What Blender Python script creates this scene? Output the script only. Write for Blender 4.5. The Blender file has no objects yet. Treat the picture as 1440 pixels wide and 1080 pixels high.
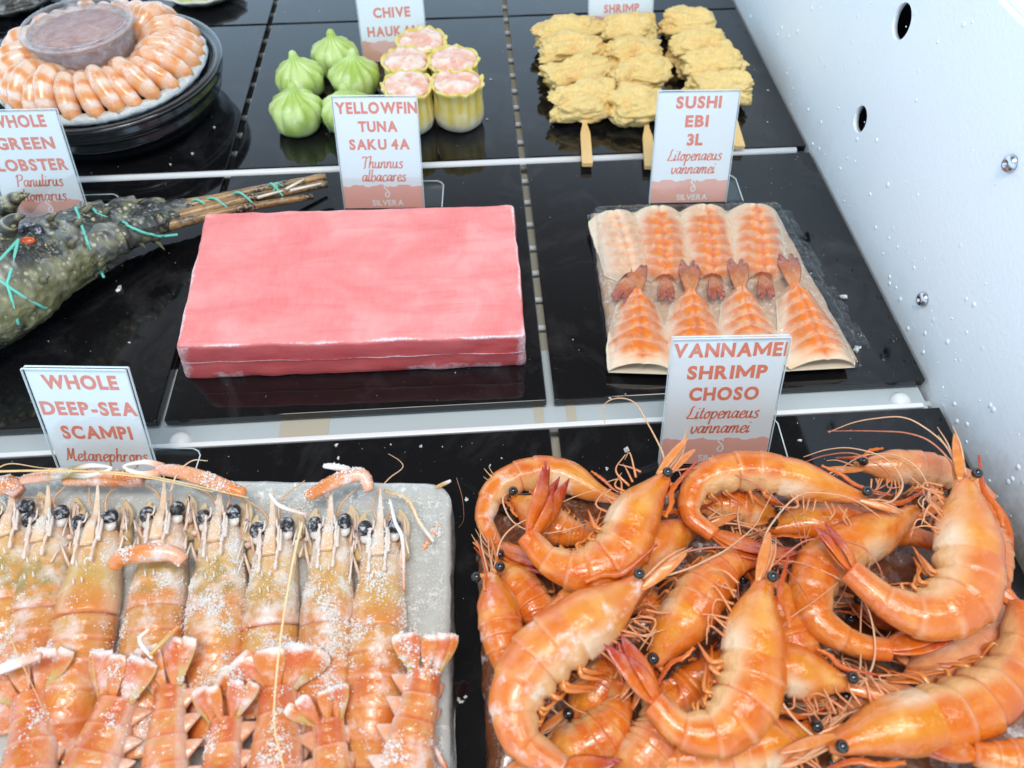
import bpy, bmesh, math, random
from mathutils import Vector, Matrix, noise
from mathutils.bvhtree import BVHTree
random.seed(7)
V = Vector
CM = 0.01
scene = bpy.context.scene
COL = scene.collection

# ------------------------------------------------------------------ camera
CX, CY, CH = 16.823, -20.509, 30.022            # cm
PITCH, YAW, ROLL, FPX = 0.942019, 0.0602657, -0.0035461, 986.57
cp, sp, cy_, sy_ = math.cos(PITCH), math.sin(PITCH), math.cos(YAW), math.sin(YAW)
FWD = V((sy_*cp, cy_*cp, -sp)); RGT = V((cy_, -sy_, 0)); UPV = RGT.cross(FWD)
R_ = RGT*math.cos(ROLL) + UPV*math.sin(ROLL); U_ = -RGT*math.sin(ROLL) + UPV*math.cos(ROLL)
cam = bpy.data.cameras.new('camera'); co = bpy.data.objects.new('camera', cam); COL.objects.link(co)
m = Matrix.Identity(4)
for i in range(3):
    m[i][0] = R_[i]; m[i][1] = U_[i]; m[i][2] = -FWD[i]
m[0][3], m[1][3], m[2][3] = CX*CM, CY*CM, CH*CM
co.matrix_world = m
cam.sensor_width = 36; cam.lens = FPX/1440*36
cam.clip_start = 0.01; cam.clip_end = 50
cam.dof.use_dof = True; cam.dof.focus_distance = 0.345; cam.dof.aperture_fstop = 11
scene.camera = co

# ------------------------------------------------------------------ light
w = bpy.data.worlds.new('World'); scene.world = w; w.use_nodes = True
nt = w.node_tree; bg = nt.nodes['Background']
tc = nt.nodes.new('ShaderNodeTexCoord'); sx = nt.nodes.new('ShaderNodeSeparateXYZ')
rmp = nt.nodes.new('ShaderNodeValToRGB')
nt.links.new(tc.outputs['Generated'], sx.inputs[0]); nt.links.new(sx.outputs['Z'], rmp.inputs[0])
els = rmp.color_ramp.elements
els[0].position = 0.0; els[0].color = (1.08, 1.50, 1.92, 1)
els[1].position = 1.0; els[1].color = (.10, .10, .10, 1)
for p_, c_ in ((.40, (1.12, 1.56, 1.98, 1)), (.53, (.86, 1.10, 1.36, 1)), (.66, (.34, .36, .40, 1)), (.78, (.10, .10, .10, 1))):
    e = els.new(p_); e.color = c_
nt.links.new(rmp.outputs[0], bg.inputs['Color']); bg.inputs['Strength'].default_value = 1.12

def area(name, loc, tgt, sx_, sy_2, power, col=(1, 1, 1)):
    l = bpy.data.lights.new(name, 'AREA'); l.shape = 'RECTANGLE'; l.size = sx_*CM; l.size_y = sy_2*CM
    l.energy = power; l.color = col
    o = bpy.data.objects.new(name, l); COL.objects.link(o); o.location = V(loc)*CM
    o.rotation_euler = (V(tgt)-V(loc)).to_track_quat('-Z', 'Y').to_euler()
    return o
area('ceiling_lamp', (6, -30, 115), (16, 6, 0), 70, 30, 6.0, (1, .985, .96))
area('strip_lamp', (40, -12, 100), (18, 4, 0), 8, 60, 2.6, (1, .98, .95))
area('spot_lamp', (8, -24, 95), (18, 2, 0), 16, 6, 1.9, (1, .98, .95))
scene.view_settings.view_transform = 'Standard'; scene.view_settings.look = 'None'
scene.view_settings.exposure = 0.0; scene.view_settings.gamma = 1
try: scene.view_settings.use_curve_mapping = False
except Exception: pass
scene.render.engine = 'CYCLES'
scene.cycles.max_bounces = 10; scene.cycles.transparent_max_bounces = 16
scene.cycles.caustics_reflective = False; scene.cycles.caustics_refractive = False
scene.cycles.sample_clamp_indirect = 6

# ------------------------------------------------------------------ helpers
def at(px, py, z=0.0):
    """pixel of the 1440x1080 photo -> point (cm) on the horizontal plane at height z"""
    d = FWD*FPX + R_*(px-720) - U_*(py-540)
    t = (z-CH)/d.z
    return V((CX, CY, CH)) + d*t

def smooth(a, b, x):
    t = max(0, min(1, (x-a)/(b-a))); return t*t*(3-2*t)
def lerp3(a, b, t): return tuple(a[i]+(b[i]-a[i])*t for i in range(3))
def nz(p, s=1.0, seed=0): return noise.noise(V((p[0]*s+seed*7.3, p[1]*s-seed*3.1, p[2]*s+seed*1.7)))

class MB:
    def __init__(self): self.v = []; self.f = []; self.c = []
    def add(self, verts, faces, col=(1, 1, 1)):
        o = len(self.v)
        self.v += [V(p) for p in verts]
        if isinstance(col, list): self.c += col
        else: self.c += [col]*len(verts)
        self.f += [tuple(i+o for i in f) for f in faces]
        return self
    def rings(self, rings, cols=None, close=True, cap=True):
        n = len(rings[0]); vs = [p for r in rings for p in r]; fs = []
        for i in range(len(rings)-1):
            for j in range(n if close else n-1):
                k = (j+1) % n
                fs.append((i*n+j, i*n+k, (i+1)*n+k, (i+1)*n+j))
        if cap and close:
            fs.append(tuple(range(n))[::-1]); fs.append(tuple(range((len(rings)-1)*n, len(rings)*n)))
        if cols is None: cl = (1, 1, 1)
        elif isinstance(cols, tuple): cl = cols
        else: cl = [c for r in cols for c in r] if isinstance(cols[0], list) else [c for c in cols for _ in range(n)]
        return self.add(vs, fs, cl)
    def box(self, lo, hi, col=(1, 1, 1)):
        x0, y0, z0 = lo; x1, y1, z1 = hi
        vs = [(x0, y0, z0), (x1, y0, z0), (x1, y1, z0), (x0, y1, z0), (x0, y0, z1), (x1, y0, z1), (x1, y1, z1), (x0, y1, z1)]
        return self.add(vs, [(3, 2, 1, 0), (4, 5, 6, 7), (0, 1, 5, 4), (1, 2, 6, 5), (2, 3, 7, 6), (3, 0, 4, 7)], col)
    def tube(self, pts, r, seg=8, col=(1, 1, 1), flat=None):
        pts = [V(p) for p in pts]; n = len(pts); rr = []; cc = []
        prev = None
        for i, p in enumerate(pts):
            t = (pts[min(i+1, n-1)]-pts[max(i-1, 0)]); t = t.normalized() if t.length > 1e-9 else V((0, 0, 1))
            if prev is None:
                a = t.orthogonal().normalized() if flat is None else (V(flat)-t*V(flat).dot(t)).normalized()
            else:
                a = prev-t*prev.dot(t); a = a.normalized() if a.length > 1e-6 else t.orthogonal().normalized()
            prev = a; b = t.cross(a)
            s = i/(n-1)
            rad = r(s) if callable(r) else r
            ra, rb = rad if isinstance(rad, tuple) else (rad, rad)
            rr.append([p+a*(ra*math.cos(2*math.pi*k/seg))+b*(rb*math.sin(2*math.pi*k/seg)) for k in range(seg)])
            c = col(s) if callable(col) else col
            cc.append([c]*seg)
        return self.rings(rr, cc)
    def ball(self, c, r, nu=16, nv=10, col=(1, 1, 1)):
        c = V(c); r = r if isinstance(r, tuple) else (r, r, r)
        rr = []; cc = []
        for i in range(1, nv):
            a = math.pi*i/nv
            ring = [c+V((r[0]*math.sin(a)*math.cos(2*math.pi*k/nu), r[1]*math.sin(a)*math.sin(2*math.pi*k/nu), r[2]*math.cos(a))) for k in range(nu)]
            rr.append(ring[::-1]); cc.append([col(p) if callable(col) else col for p in ring[::-1]])
        return self.rings(rr, cc)
    def lathe(self, c, prof, seg=48, col=(1, 1, 1), closed=False):
        """prof: (radius, z) list from bottom to top"""
        c = V(c)
        rr = [[c+V((r*math.cos(2*math.pi*k/seg), r*math.sin(2*math.pi*k/seg), z)) for k in range(seg)] for r, z in prof]
        return self.rings(rr, col if isinstance(col, tuple) else [cc for cc in col], cap=not closed)
    def build(self, name, mat, parent=None, base=(0, 0, 0), flat=False, loc=None):
        base = V(base)
        me = bpy.data.meshes.new(name)
        me.from_pydata([(p-base)*CM for p in self.v], [], self.f)
        at_ = me.color_attributes.new('Col', 'FLOAT_COLOR', 'POINT')
        buf = []
        for c in self.c: buf += [c[0], c[1], c[2], 1.0]
        at_.data.foreach_set('color', buf)
        if not flat: me.polygons.foreach_set('use_smooth', [True]*len(me.polygons))
        me.validate(); me.update()
        if mat: me.materials.append(mat)
        o = bpy.data.objects.new(name, me); COL.objects.link(o)
        if parent is not None: o.parent = parent
        elif base.length > 0: o.location = base*CM
        return o

def empty(name, loc=(0, 0, 0)):
    o = bpy.data.objects.new(name, None); COL.objects.link(o); o.location = V(loc)*CM
    o.empty_display_size = .01
    return o
def tag(o, label=None, cat=None, group=None, kind=None):
    if label: o['label'] = label
    if cat: o['category'] = cat
    if group: o['group'] = group
    if kind: o['kind'] = kind
    return o

def cr(pts, n):
    """Catmull-Rom through pts, resampled to n points of even arc length"""
    pts = [V(p) for p in pts]
    q = [pts[0]*2-pts[1]]+pts+[pts[-1]*2-pts[-2]]
    out = []
    for i in range(1, len(q)-2):
        for k in range(16):
            t = k/16
            out.append(.5*((2*q[i])+(-q[i-1]+q[i+1])*t+(2*q[i-1]-5*q[i]+4*q[i+1]-q[i+2])*t*t+(-q[i-1]+3*q[i]-3*q[i+1]+q[i+2])*t**3))
    out.append(pts[-1])
    L = [0]
    for i in range(1, len(out)): L.append(L[-1]+(out[i]-out[i-1]).length)
    res = []; j = 0
    for k in range(n):
        d = L[-1]*k/(n-1)
        while j < len(L)-2 and L[j+1] < d: j += 1
        t = (d-L[j])/max(1e-9, L[j+1]-L[j])
        res.append(out[j].lerp(out[j+1], min(1, max(0, t))))
    return res

# ------------------------------------------------------------------ materials
class NT:
    def __init__(self, name):
        self.m = bpy.data.materials.new(name); self.m.use_nodes = True
        self.t = self.m.node_tree; self.b = self.t.nodes['Principled BSDF']; self.out = self.t.nodes['Material Output']
    def n(self, typ, **kw):
        x = self.t.nodes.new(typ)
        for k, v in kw.items(): setattr(x, k, v)
        return x
    def l(self, a, b): self.t.links.new(a, b)
    def noise(self, scale, detail=4, rough=.55, vec=None, dist=0):
        x = self.n('ShaderNodeTexNoise'); x.inputs['Scale'].default_value = scale; x.inputs['Detail'].default_value = detail
        x.inputs['Roughness'].default_value = rough; x.inputs['Distortion'].default_value = dist
        self.l(vec if vec else self.obj(), x.inputs['Vector']); return x.outputs['Fac']
    def obj(self):
        if not hasattr(self, '_o'): self._o = self.n('ShaderNodeTexCoord').outputs['Object']
        return self._o
    def map(self, scale, rot=(0, 0, 0), vec=None):
        x = self.n('ShaderNodeMapping'); x.inputs['Scale'].default_value = scale; x.inputs['Rotation'].default_value = rot
        self.l(vec if vec else self.obj(), x.inputs['Vector']); return x.outputs[0]
    def ramp(self, fac, *st):
        x = self.n('ShaderNodeValToRGB'); e = x.color_ramp.elements
        while len(e) < len(st): e.new(.5)
        for i, (p, c) in enumerate(st):
            e[i].position = p; e[i].color = (c, c, c, 1) if isinstance(c, (int, float)) else (*c, 1)
        self.l(fac, x.inputs[0]); return x.outputs[0]
    def mix(self, fac, a, b, mode='MIX'):
        x = self.n('ShaderNodeMix', data_type='RGBA', blend_type=mode)
        for sock, val in ((x.inputs[0], fac), (x.inputs[6], a), (x.inputs[7], b)):
            if isinstance(val, tuple): sock.default_value = (*val, 1)
            elif isinstance(val, (int, float)): sock.default_value = val
            else: self.l(val, sock)
        return x.outputs[2]
    def math(self, op, a, b=0.0):
        x = self.n('ShaderNodeMath', operation=op)
        for s, v in ((x.inputs[0], a), (x.inputs[1], b)):
            if isinstance(v, (int, float)): s.default_value = v
            else: self.l(v, s)
        return x.outputs[0]
    def attr(self):
        x = self.n('ShaderNodeAttribute'); x.attribute_name = 'Col'; return x.outputs['Color']
    def bump(self, h, strength=.3, dist=.001):
        x = self.n('ShaderNodeBump'); x.inputs['Strength'].default_value = strength; x.inputs['Distance'].default_value = dist
        self.l(h, x.inputs['Height']); self.l(x.outputs[0], self.b.inputs['Normal']); return x
    def set(self, **kw):
        for k, v in kw.items():
            s = self.b.inputs[k.replace('_', ' ')]
            if isinstance(v, tuple): s.default_value = (*v, 1) if s.type == 'RGBA' else v
            elif isinstance(v, (int, float)): s.default_value = v
            else: self.l(v, s)
        return self
def simple(name, col, rough=.5, **kw):
    t = NT(name); t.set(Base_Color=col, Roughness=rough, **kw); return t.m

def m_tile():
    t = NT('black_glass')
    dust = t.ramp(t.noise(900, 2), (.70, 0), (.80, 1))
    smear = t.ramp(t.noise(22, 5, .65, dist=1.2), (.50, 0), (.80, 1))
    col = t.mix(t.math('MULTIPLY', dust, .10), (.006, .006, .007), (.5, .5, .5))
    col = t.mix(t.math('MULTIPLY', smear, .05), col, (.5, .5, .52))
    t.set(Base_Color=col, Roughness=t.math('ADD', t.math('MULTIPLY', smear, .10), .045), IOR=1.52)
    return t.m
def m_wall():
    t = NT('painted_wall')
    n1 = t.noise(420, 3, .5); n2 = t.noise(1500, 2, .5)
    vo = t.n('ShaderNodeTexVoronoi'); vo.inputs['Scale'].default_value = 130; t.l(t.map((1, 1, 1)), vo.inputs['Vector'])
    drop = t.ramp(vo.outputs['Distance'], (.0, 1), (.22, 0))
    sel = t.ramp(t.noise(60, 2), (.52, 0), (.62, 1))
    h = t.math('ADD', t.math('ADD', n1, t.math('MULTIPLY', n2, .4)), t.math('MULTIPLY', t.math('MULTIPLY', drop, sel), 1.6))
    t.bump(h, .30, .0007)
    big = t.noise(9, 3)
    col = t.mix(big, (.82, .885, .925), (.87, .91, .935))
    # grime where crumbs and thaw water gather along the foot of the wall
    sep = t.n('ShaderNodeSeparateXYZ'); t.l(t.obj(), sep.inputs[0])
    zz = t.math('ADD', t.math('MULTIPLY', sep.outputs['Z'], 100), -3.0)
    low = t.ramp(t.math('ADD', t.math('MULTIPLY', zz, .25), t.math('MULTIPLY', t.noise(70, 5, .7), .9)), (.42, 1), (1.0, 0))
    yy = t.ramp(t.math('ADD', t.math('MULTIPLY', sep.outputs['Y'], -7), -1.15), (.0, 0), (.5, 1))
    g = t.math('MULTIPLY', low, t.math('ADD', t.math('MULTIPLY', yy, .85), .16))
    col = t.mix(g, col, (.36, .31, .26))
    t.set(Base_Color=col, Roughness=.42); return t.m
def m_food(name, rough=.3, mott=.35, nscale=160, bumps=.25, bdist=.0006, sss=.25, coat=.5, frost=0.0, alpha=1.0, bscale=500, warm=False):
    t = NT(name); c = t.attr()
    n1 = t.noise(nscale, 4, .6)
    hi = t.mix(.5, c, (1, .78, .48) if warm else (1, .93, .8)); lo = t.mix(.6, c, t.mix(1.0, c, c, 'MULTIPLY'))
    col = t.mix(t.math('MULTIPLY', t.ramp(n1, (.50, 0), (.75, 1)), mott), c, hi)
    col = t.mix(t.math('MULTIPLY', t.ramp(t.noise(nscale*.55, 3), (.35, 1), (.55, 0)), mott), col, lo)
    rg = t.math('ADD', t.math('MULTIPLY', t.noise(nscale*2, 2), .18), rough-.09)
    if frost > 0:
        fm = t.math('MULTIPLY', t.ramp(t.noise(95, 6, .7), (.62-frost*.2, 0), (.80-frost*.15, 1)), .8)
        col = t.mix(fm, col, (.86, .86, .88)); rg = t.math('ADD', rg, t.math('MULTIPLY', fm, .35))
    t.set(Base_Color=col, Roughness=rg, Subsurface_Weight=sss, Subsurface_Radius=(.004, .0018, .0009), Subsurface_Scale=.6,
          Coat_Weight=coat, Coat_Roughness=.12, IOR=1.42)
    if alpha < 1: t.set(Alpha=alpha)
    t.bump(t.math('ADD', t.noise(bscale, 3), t.math('MULTIPLY', t.noise(bscale*.3, 2), .8)), bumps, bdist)
    return t.m
def m_clear(name, tint=(1, 1, 1), gl=.12, rough=.05, bump=0, haze=0.0):
    t = NT(name)
    tr = t.n('ShaderNodeBsdfTransparent'); tr.inputs[0].default_value = (*tint, 1)
    g = t.n('ShaderNodeBsdfGlossy'); g.inputs['Roughness'].default_value = rough
    fr = t.n('ShaderNodeFresnel'); gm = t.n('ShaderNodeNewGeometry')
    t.l(t.math('ADD', 1.45, t.math('MULTIPLY', gm.outputs['Backfacing'], 1/1.45-1.45)), fr.inputs[0])
    if bump:
        b = t.n('ShaderNodeBump'); b.inputs['Strength'].default_value = bump; b.inputs['Distance'].default_value = .002
        t.l(t.noise(120, 4, .6, dist=1.5), b.inputs['Height']); t.l(b.outputs[0], g.inputs['Normal']); t.l(b.outputs[0], fr.inputs['Normal'])
    mx = t.n('ShaderNodeMixShader'); t.l(t.math('ADD', fr.outputs[0], gl-.05), mx.inputs[0]); t.l(tr.outputs[0], mx.inputs[1]); t.l(g.outputs[0], mx.inputs[2])
    o = mx.outputs[0]
    if haze:
        d = t.n('ShaderNodeBsdfDiffuse'); d.inputs[0].default_value = (.85, .86, .88, 1)
        m2 = t.n('ShaderNodeMixShader'); t.l(t.math('MULTIPLY', t.ramp(t.noise(140, 5, .7), (.35, .2), (.7, 1)), haze), m2.inputs[0])
        t.l(o, m2.inputs[1]); t.l(d.outputs[0], m2.inputs[2]); o = m2.outputs[0]
    t.l(o, t.out.inputs['Surface']); return t.m
def m_tuna():
    t = NT('tuna_flesh'); c = t.attr()
    st = t.noise(1, 5, .65, t.map((22, 120, 80), (0, 0, -.45)), 0.9)
    bl = t.noise(26, 4, .6, dist=.6)
    fine = t.noise(900, 3, .6)
    weave = t.noise(1, 2, .5, t.map((900, 120, 100)))
    sep0 = t.n('ShaderNodeSeparateColor'); t.l(c, sep0.inputs[0])
    top = t.mix(t.ramp(bl, (.36, 1), (.60, 0)), (.86, .31, .295), (.80, .22, .215))
    top = t.mix(t.math('MULTIPLY', t.ramp(st, (.32, 1), (.52, 0)), .55), top, (.72, .165, .17))
    top = t.mix(t.math('MULTIPLY', t.ramp(bl, (.56, 0), (.78, 1)), .45), top, (.88, .46, .45))
    top = t.mix(t.math('MULTIPLY', t.ramp(weave, (.4, 0), (.7, 1)), .07), top, (.93, .55, .55))
    side = t.mix(t.ramp(st, (.35, 0), (.6, 1)), (.66, .085, .088), (.74, .15, .15))
    red = t.mix(sep0.outputs[1], side, top)
    red = t.mix(t.math('MULTIPLY', t.ramp(fine, (.64, 0), (.76, 1)), .22), red, (.95, .7, .7))
    sep = t.n('ShaderNodeSeparateColor'); t.l(c, sep.inputs[0])
    fm = t.ramp(t.math('ADD', sep.outputs[0], t.math('MULTIPLY', t.math('SUBTRACT', t.noise(240, 5, .7), .5), .9)), (.40, 0), (.75, 1))
    fm2 = t.math('MULTIPLY', fm, t.ramp(t.noise(800, 3, .7), (.35, .35), (.6, 1)))
    col = t.mix(fm2, red, (.90, .80, .82))
    t.set(Base_Color=col, Roughness=.55, Subsurface_Weight=.15, Subsurface_Radius=(.004, .0015, .001), Subsurface_Scale=.5, Specular_IOR_Level=.35)
    t.bump(t.math('ADD', t.math('MULTIPLY', fine, .6), t.math('MULTIPLY', fm, 1.2)), .35, .0006); return t.m
def m_bread():
    t = NT('fried_crumb')
    b = t.noise(60, 4, .6); f = t.noise(520, 4, .7)
    col = t.mix(t.ramp(b, (.50, 0), (.78, 1)), (.93, .66, .23), (.84, .42, .10))
    col = t.mix(t.ramp(f, (.45, 0), (.72, 1)), col, (.96, .80, .44))
    t.set(Base_Color=col, Roughness=.62, Subsurface_Weight=.15, Subsurface_Radius=(.004, .003, .001), Subsurface_Scale=.5)
    t.bump(f, .9, .0016); return t.m
def m_ice(name='frozen_glaze', base=(.62, .64, .63), trans=.0):
    t = NT(name)
    n = t.noise(200, 6, .75); n2 = t.noise(800, 3, .7)
    col = t.mix(t.ramp(n, (.50, 0), (.70, 1)), base, (.84, .85, .84))
    col = t.mix(t.ramp(n2, (.60, 0), (.70, 1)), col, (.95, .95, .96))
    t.set(Base_Color=col, Roughness=.35, Subsurface_Weight=.3, Subsurface_Radius=(.006, .006, .006), Subsurface_Scale=.6, Coat_Weight=.3)
    t.bump(t.math('ADD', n, n2), .7, .001); return t.m

M = dict(
    tile=m_tile(), wall=m_wall(),
    white=simple('white_plastic', (.80, .82, .83), .35), beige=simple('beige_enamel', (.50, .47, .38), .5),
    ledge=simple('ledge_grey', (.50, .57, .60), .25), floor=simple('case_floor_grey', (.36, .42, .46), .3), dark=simple('dark_panel', (.02, .026, .035), .4),
    steel=simple('zinc_screw', (.55, .57, .60), .28, Metallic=1.0),
    paper=simple('white_card', (.80, .81, .84), .55), coral=simple('coral_ink', (.76, .19, .11), .6),
    band=simple('coral_band', (.82, .41, .34), .6), whiteink=simple('white_ink', (.86, .84, .84), .6),
    acrylic=m_clear('clear_acrylic', (.97, .99, .99), .05, .03), film=m_clear('plastic_film', (.98, .98, .98), .065, .07, 1.0),
    edge=simple('acrylic_edge', (.72, .80, .82), .2),
    shrimp=m_food('cooked_shrimp_shell', .24, .26, 150, .85, .0012, .20, .45, bscale=240, warm=True),
    shrimpf=m_food('frosted_shrimp_shell', .34, .28, 150, .5, .0011, .16, .4, frost=.42, bscale=260, warm=True),
    limb=m_food('shrimp_limb', .28, .2, 200, .2, .0003, .35, .5),
    fin=m_food('tail_fin', .25, .35, 260, .45, .0005, .15, .7),
    scampi=m_food('scampi_shell', .30, .35, 150, .5, .0008, .22, .6, frost=.48),
    scampifr=m_food('white_frosted_head', .42, .45, 110, .7, .0010, .22, .3, frost=.95), scampihead=m_food('frosted_scampi_head', .30, .45, 110, .5, .0007, .22, .6, frost=.45),
    eye=simple('black_eye', (.012, .012, .013), .12, Coat_Weight=.6), eyef=None,
    tuna=m_tuna(), bread=m_bread(), ice=m_ice(),
    bamboo=None, green=m_food('green_dumpling_skin', .45, .3, 120, .3, .0005, .3, .15, frost=.15),
    siumai=m_food('yellow_wrapper', .45, .3, 200, .4, .0005, .3, .15, frost=.22),
    filling=m_food('pink_filling', .45, .6, 220, .8, .0010, .3, .2, frost=.5),
    ebi=m_food('butterflied_shrimp', .20, .25, 260, .35, .0005, .35, .7),
    ring=m_food('peeled_shrimp', .25, .25, 220, .25, .0005, .4, .6, frost=.25),
    lob=m_food('lobster_shell', .40, .55, 260, .8, .0010, .1, .5, frost=.16), 
    blackpl=simple('black_tray_plastic', (.010, .011, .013), .16, Coat_Weight=.5),
    cup=m_clear('frosted_cup', (.93, .90, .90), .06, .18, .4, haze=.32), sauce=None,
    bead=simple('water_bead', (.80, .86, .90), .12, Coat_Weight=.5), twine=simple('teal_twine', (.16, .58, .46), .5), crumb=simple('ice_crumb', (.90, .88, .84), .35, Subsurface_Weight=.2),
)
t = NT('mottled_lobster_shell'); c = t.attr()
vo = t.n('ShaderNodeTexVoronoi'); vo.inputs['Scale'].default_value = 230; t.l(t.obj(), vo.inputs['Vector'])
vo2 = t.n('ShaderNodeTexVoronoi'); vo2.inputs['Scale'].default_value = 620; t.l(t.obj(), vo2.inputs['Vector'])
zone = t.ramp(t.noise(70, 3), (.45, 0), (.56, 1)); zone2 = t.ramp(t.noise(50, 4), (.50, 0), (.60, 1))
col = t.mix(t.math('MULTIPLY', t.ramp(vo.outputs['Distance'], (.18, 1), (.30, 0)), zone), c, (.50, .47, .30))
col = t.mix(t.math('MULTIPLY', t.ramp(vo2.outputs['Distance'], (.30, 0), (.48, 1)), zone2), col, (.02, .02, .016))
fm = t.ramp(t.noise(90, 6, .75), (.60, 0), (.76, .75)); col = t.mix(fm, col, (.66, .68, .70))
t.set(Base_Color=col, Roughness=.36, Coat_Weight=.5, Coat_Roughness=.2); t.bump(t.math('ADD', t.noise(260, 4, .7), vo.outputs['Distance']), .8, .0010); M['lob'] = t.m
t = NT('frosty_eye'); t.set(Base_Color=t.mix(t.ramp(t.noise(420, 5, .75), (.50, 0), (.66, 1)), (.014, .014, .018), (.62, .64, .68)), Roughness=.4); M['eyef'] = t.m
t = NT('bamboo'); t.set(Base_Color=t.mix(t.noise(1, 3, .6, t.map((900, 40, 200))), (.74, .46, .17), (.82, .60, .28)), Roughness=.55); M['bamboo'] = t.m
t = NT('red_sauce'); t.set(Base_Color=t.mix(t.ramp(t.noise(70, 5, .6, dist=1), (.40, 0), (.62, 1)), (.34, .075, .03), (.52, .28, .20)), Roughness=.4); M['sauce'] = t.m

# ------------------------------------------------------------------ setting
mb = MB(); mb.box((-60, -40, -3.6), (41.0, 75, -3.0)); tag(mb.build('case_floor', M['floor'], flat=True), kind='structure')
mb = MB(); mb.box((-400, -300, -92), (500, 500, -90)); tag(mb.build('shop_floor', simple('shop_floor_grey', (.12, .12, .12), .5), flat=True), kind='structure')

def rbox(lo, hi, bev, seg=3):
    """bevelled box as an MB"""
    bm = bmesh.new(); bmesh.ops.create_cube(bm, size=1)
    for v in bm.verts:
        v.co = V([(lo[i]+hi[i])/2+v.co[i]*(hi[i]-lo[i]) for i in range(3)])
    bmesh.ops.bevel(bm, geom=list(bm.edges), offset=bev, segments=seg, affect='EDGES', profile=.5)
    mb = MB(); bm.verts.index_update()
    mb.add([v.co.copy() for v in bm.verts], [tuple(v.index for v in f.verts) for f in bm.faces]); bm.free(); return mb

# wire rack whose rods show in the gaps between the boards
root = empty('wire_rack', (10, 20, -1.2)); tag(root, 'pale enamelled rack of wire rods showing through the narrow gaps between black boards', 'rack')
mb = MB()
y = -23.0
while y < 64:
    mb.tube([(-45, y, -.95), (40.9, y, -.95)], .19, 8); y += 2.22
mb.build('rod', M['white'], root, (10, 20, -1.2))
mb = MB()
for x in (-20.0, .05, 20.1): mb.box((x-.42, -24, -1.75), (x+.42, 64, -1.25))
mb.box((-45, -.9, -2.3), (14, .9, -1.9)); 
mb.build('rail', M['beige'], root, (10, 20, -1.2), flat=True)
mb = MB(); mb.box((-45, -1.25, -1.2), (40.0, 4, -.72)); mb.build('front_ledge', M['ledge'], root, (10, 20, -1.2), flat=True)
for x, wd in ((-1.6, .5), (19.2, .5), (20.9, .5), (6, 2.5)):
    mb = MB(); mb.box((x, -1.24, -.715), (x+wd, 3.9, -.68)); mb.build('ledge_rib', M['beige'], root, (10, 20, -1.2), flat=True)
mb = MB()
for yb in (20.22, 60.4): mb.tube([(-45, yb, -.14), (39.2, yb, -.14)], .27, 12)
o = mb.build('crossbar', M['white'], root, (10, 20, -1.2))

names = {
    (-1, 0): 'black glossy board in front left corner, mostly out of frame beneath the lobster and scampi sign',
    (0, 0): 'black glossy board lying under the pink tuna block', (1, 0): 'black glossy board lying under the flat sushi shrimp pack',
    (-1, 1): 'black glossy board lying under the round shrimp ring platter', (0, 1): 'black glossy board lying under green and yellow dumplings',
    (1, 1): 'black glossy board lying under the three breaded skewers', (-1, 2): 'dark board at the back under the scallop shells',
    (0, 2): 'dark board at the back behind the green dumplings', (1, 2): 'dark board at the back behind the breaded skewers',
    (-1, -1): 'black glossy board under left end of the frozen scampi', (0, -1): 'black glossy board under the frozen scampi slab',
    (1, -1): 'black glossy board under the heap of whole orange shrimp'}
names[(-2, 1)] = 'dark board at left edge of photo, left of the shrimp ring platter'; names[(-2, 2)] = 'dark board in the far top left corner of photo'
names[(-1, 0)] = 'black glossy board lying under the green lobster'
for (i, j), lab in names.items():
    x0 = i*20+.25+.03*i; x1 = x0+19.62
    if i == 1: x1 = 40.06
    if j >= 0: y0 = j*20.15+.12; y1 = y0+19.72
    else: y0 = -22.2; y1 = -1.62
    if j == 2: y0 = 40.25; y1 = 60.1
    if j == 1: y0 = 20.6; y1 = 40.0
    if j == 0: y1 = 19.85
    b = V(((x0+x1)/2, (y0+y1)/2, -.5))
    o = rbox((x0, y0, -.5), (x1, y1, 0), .045, 2).build('display_board', M['tile'], None, b, flat=True)
    tag(o, lab, 'display board', 'black display boards')
o = rbox((-45, -1.56, -.5), (39.3, -1.28, .03), .05, 2).build('edge_strip', M['white'], None, (0, -1.4, -.5), flat=True)
tag(o, 'thin white plastic strip along the back edge of the front boards', 'edge strip')

# white side wall with two drilled holes, screws in it
WX = 40.3; WT = 14.9
root = empty('side_wall', (WX, 15, -3)); tag(root, 'white painted side wall of the display case with two round holes and screws', 'wall')
o = rbox((WX, -32, -3), (WX+.32, 72, WT), .08, 2).build('wall_panel', M['wall'], root, (WX, 15, -3), flat=True)
cut = MB()
for yc, zc, r in ((16.4, 10.75, .92), (16.2, 4.95, .78)):
    cut.tube([(WX-1, yc, zc), (WX+2, yc, zc)], r, 40)
co_ = cut.build('cutter', None, None)
md = o.modifiers.new('holes', 'BOOLEAN'); md.operation = 'DIFFERENCE'; md.solver = 'EXACT'
root_m = Matrix.Translation(V((WX, 15, -3))*CM); co_.matrix_world = root_m.inverted() @ co_.matrix_world
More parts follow.
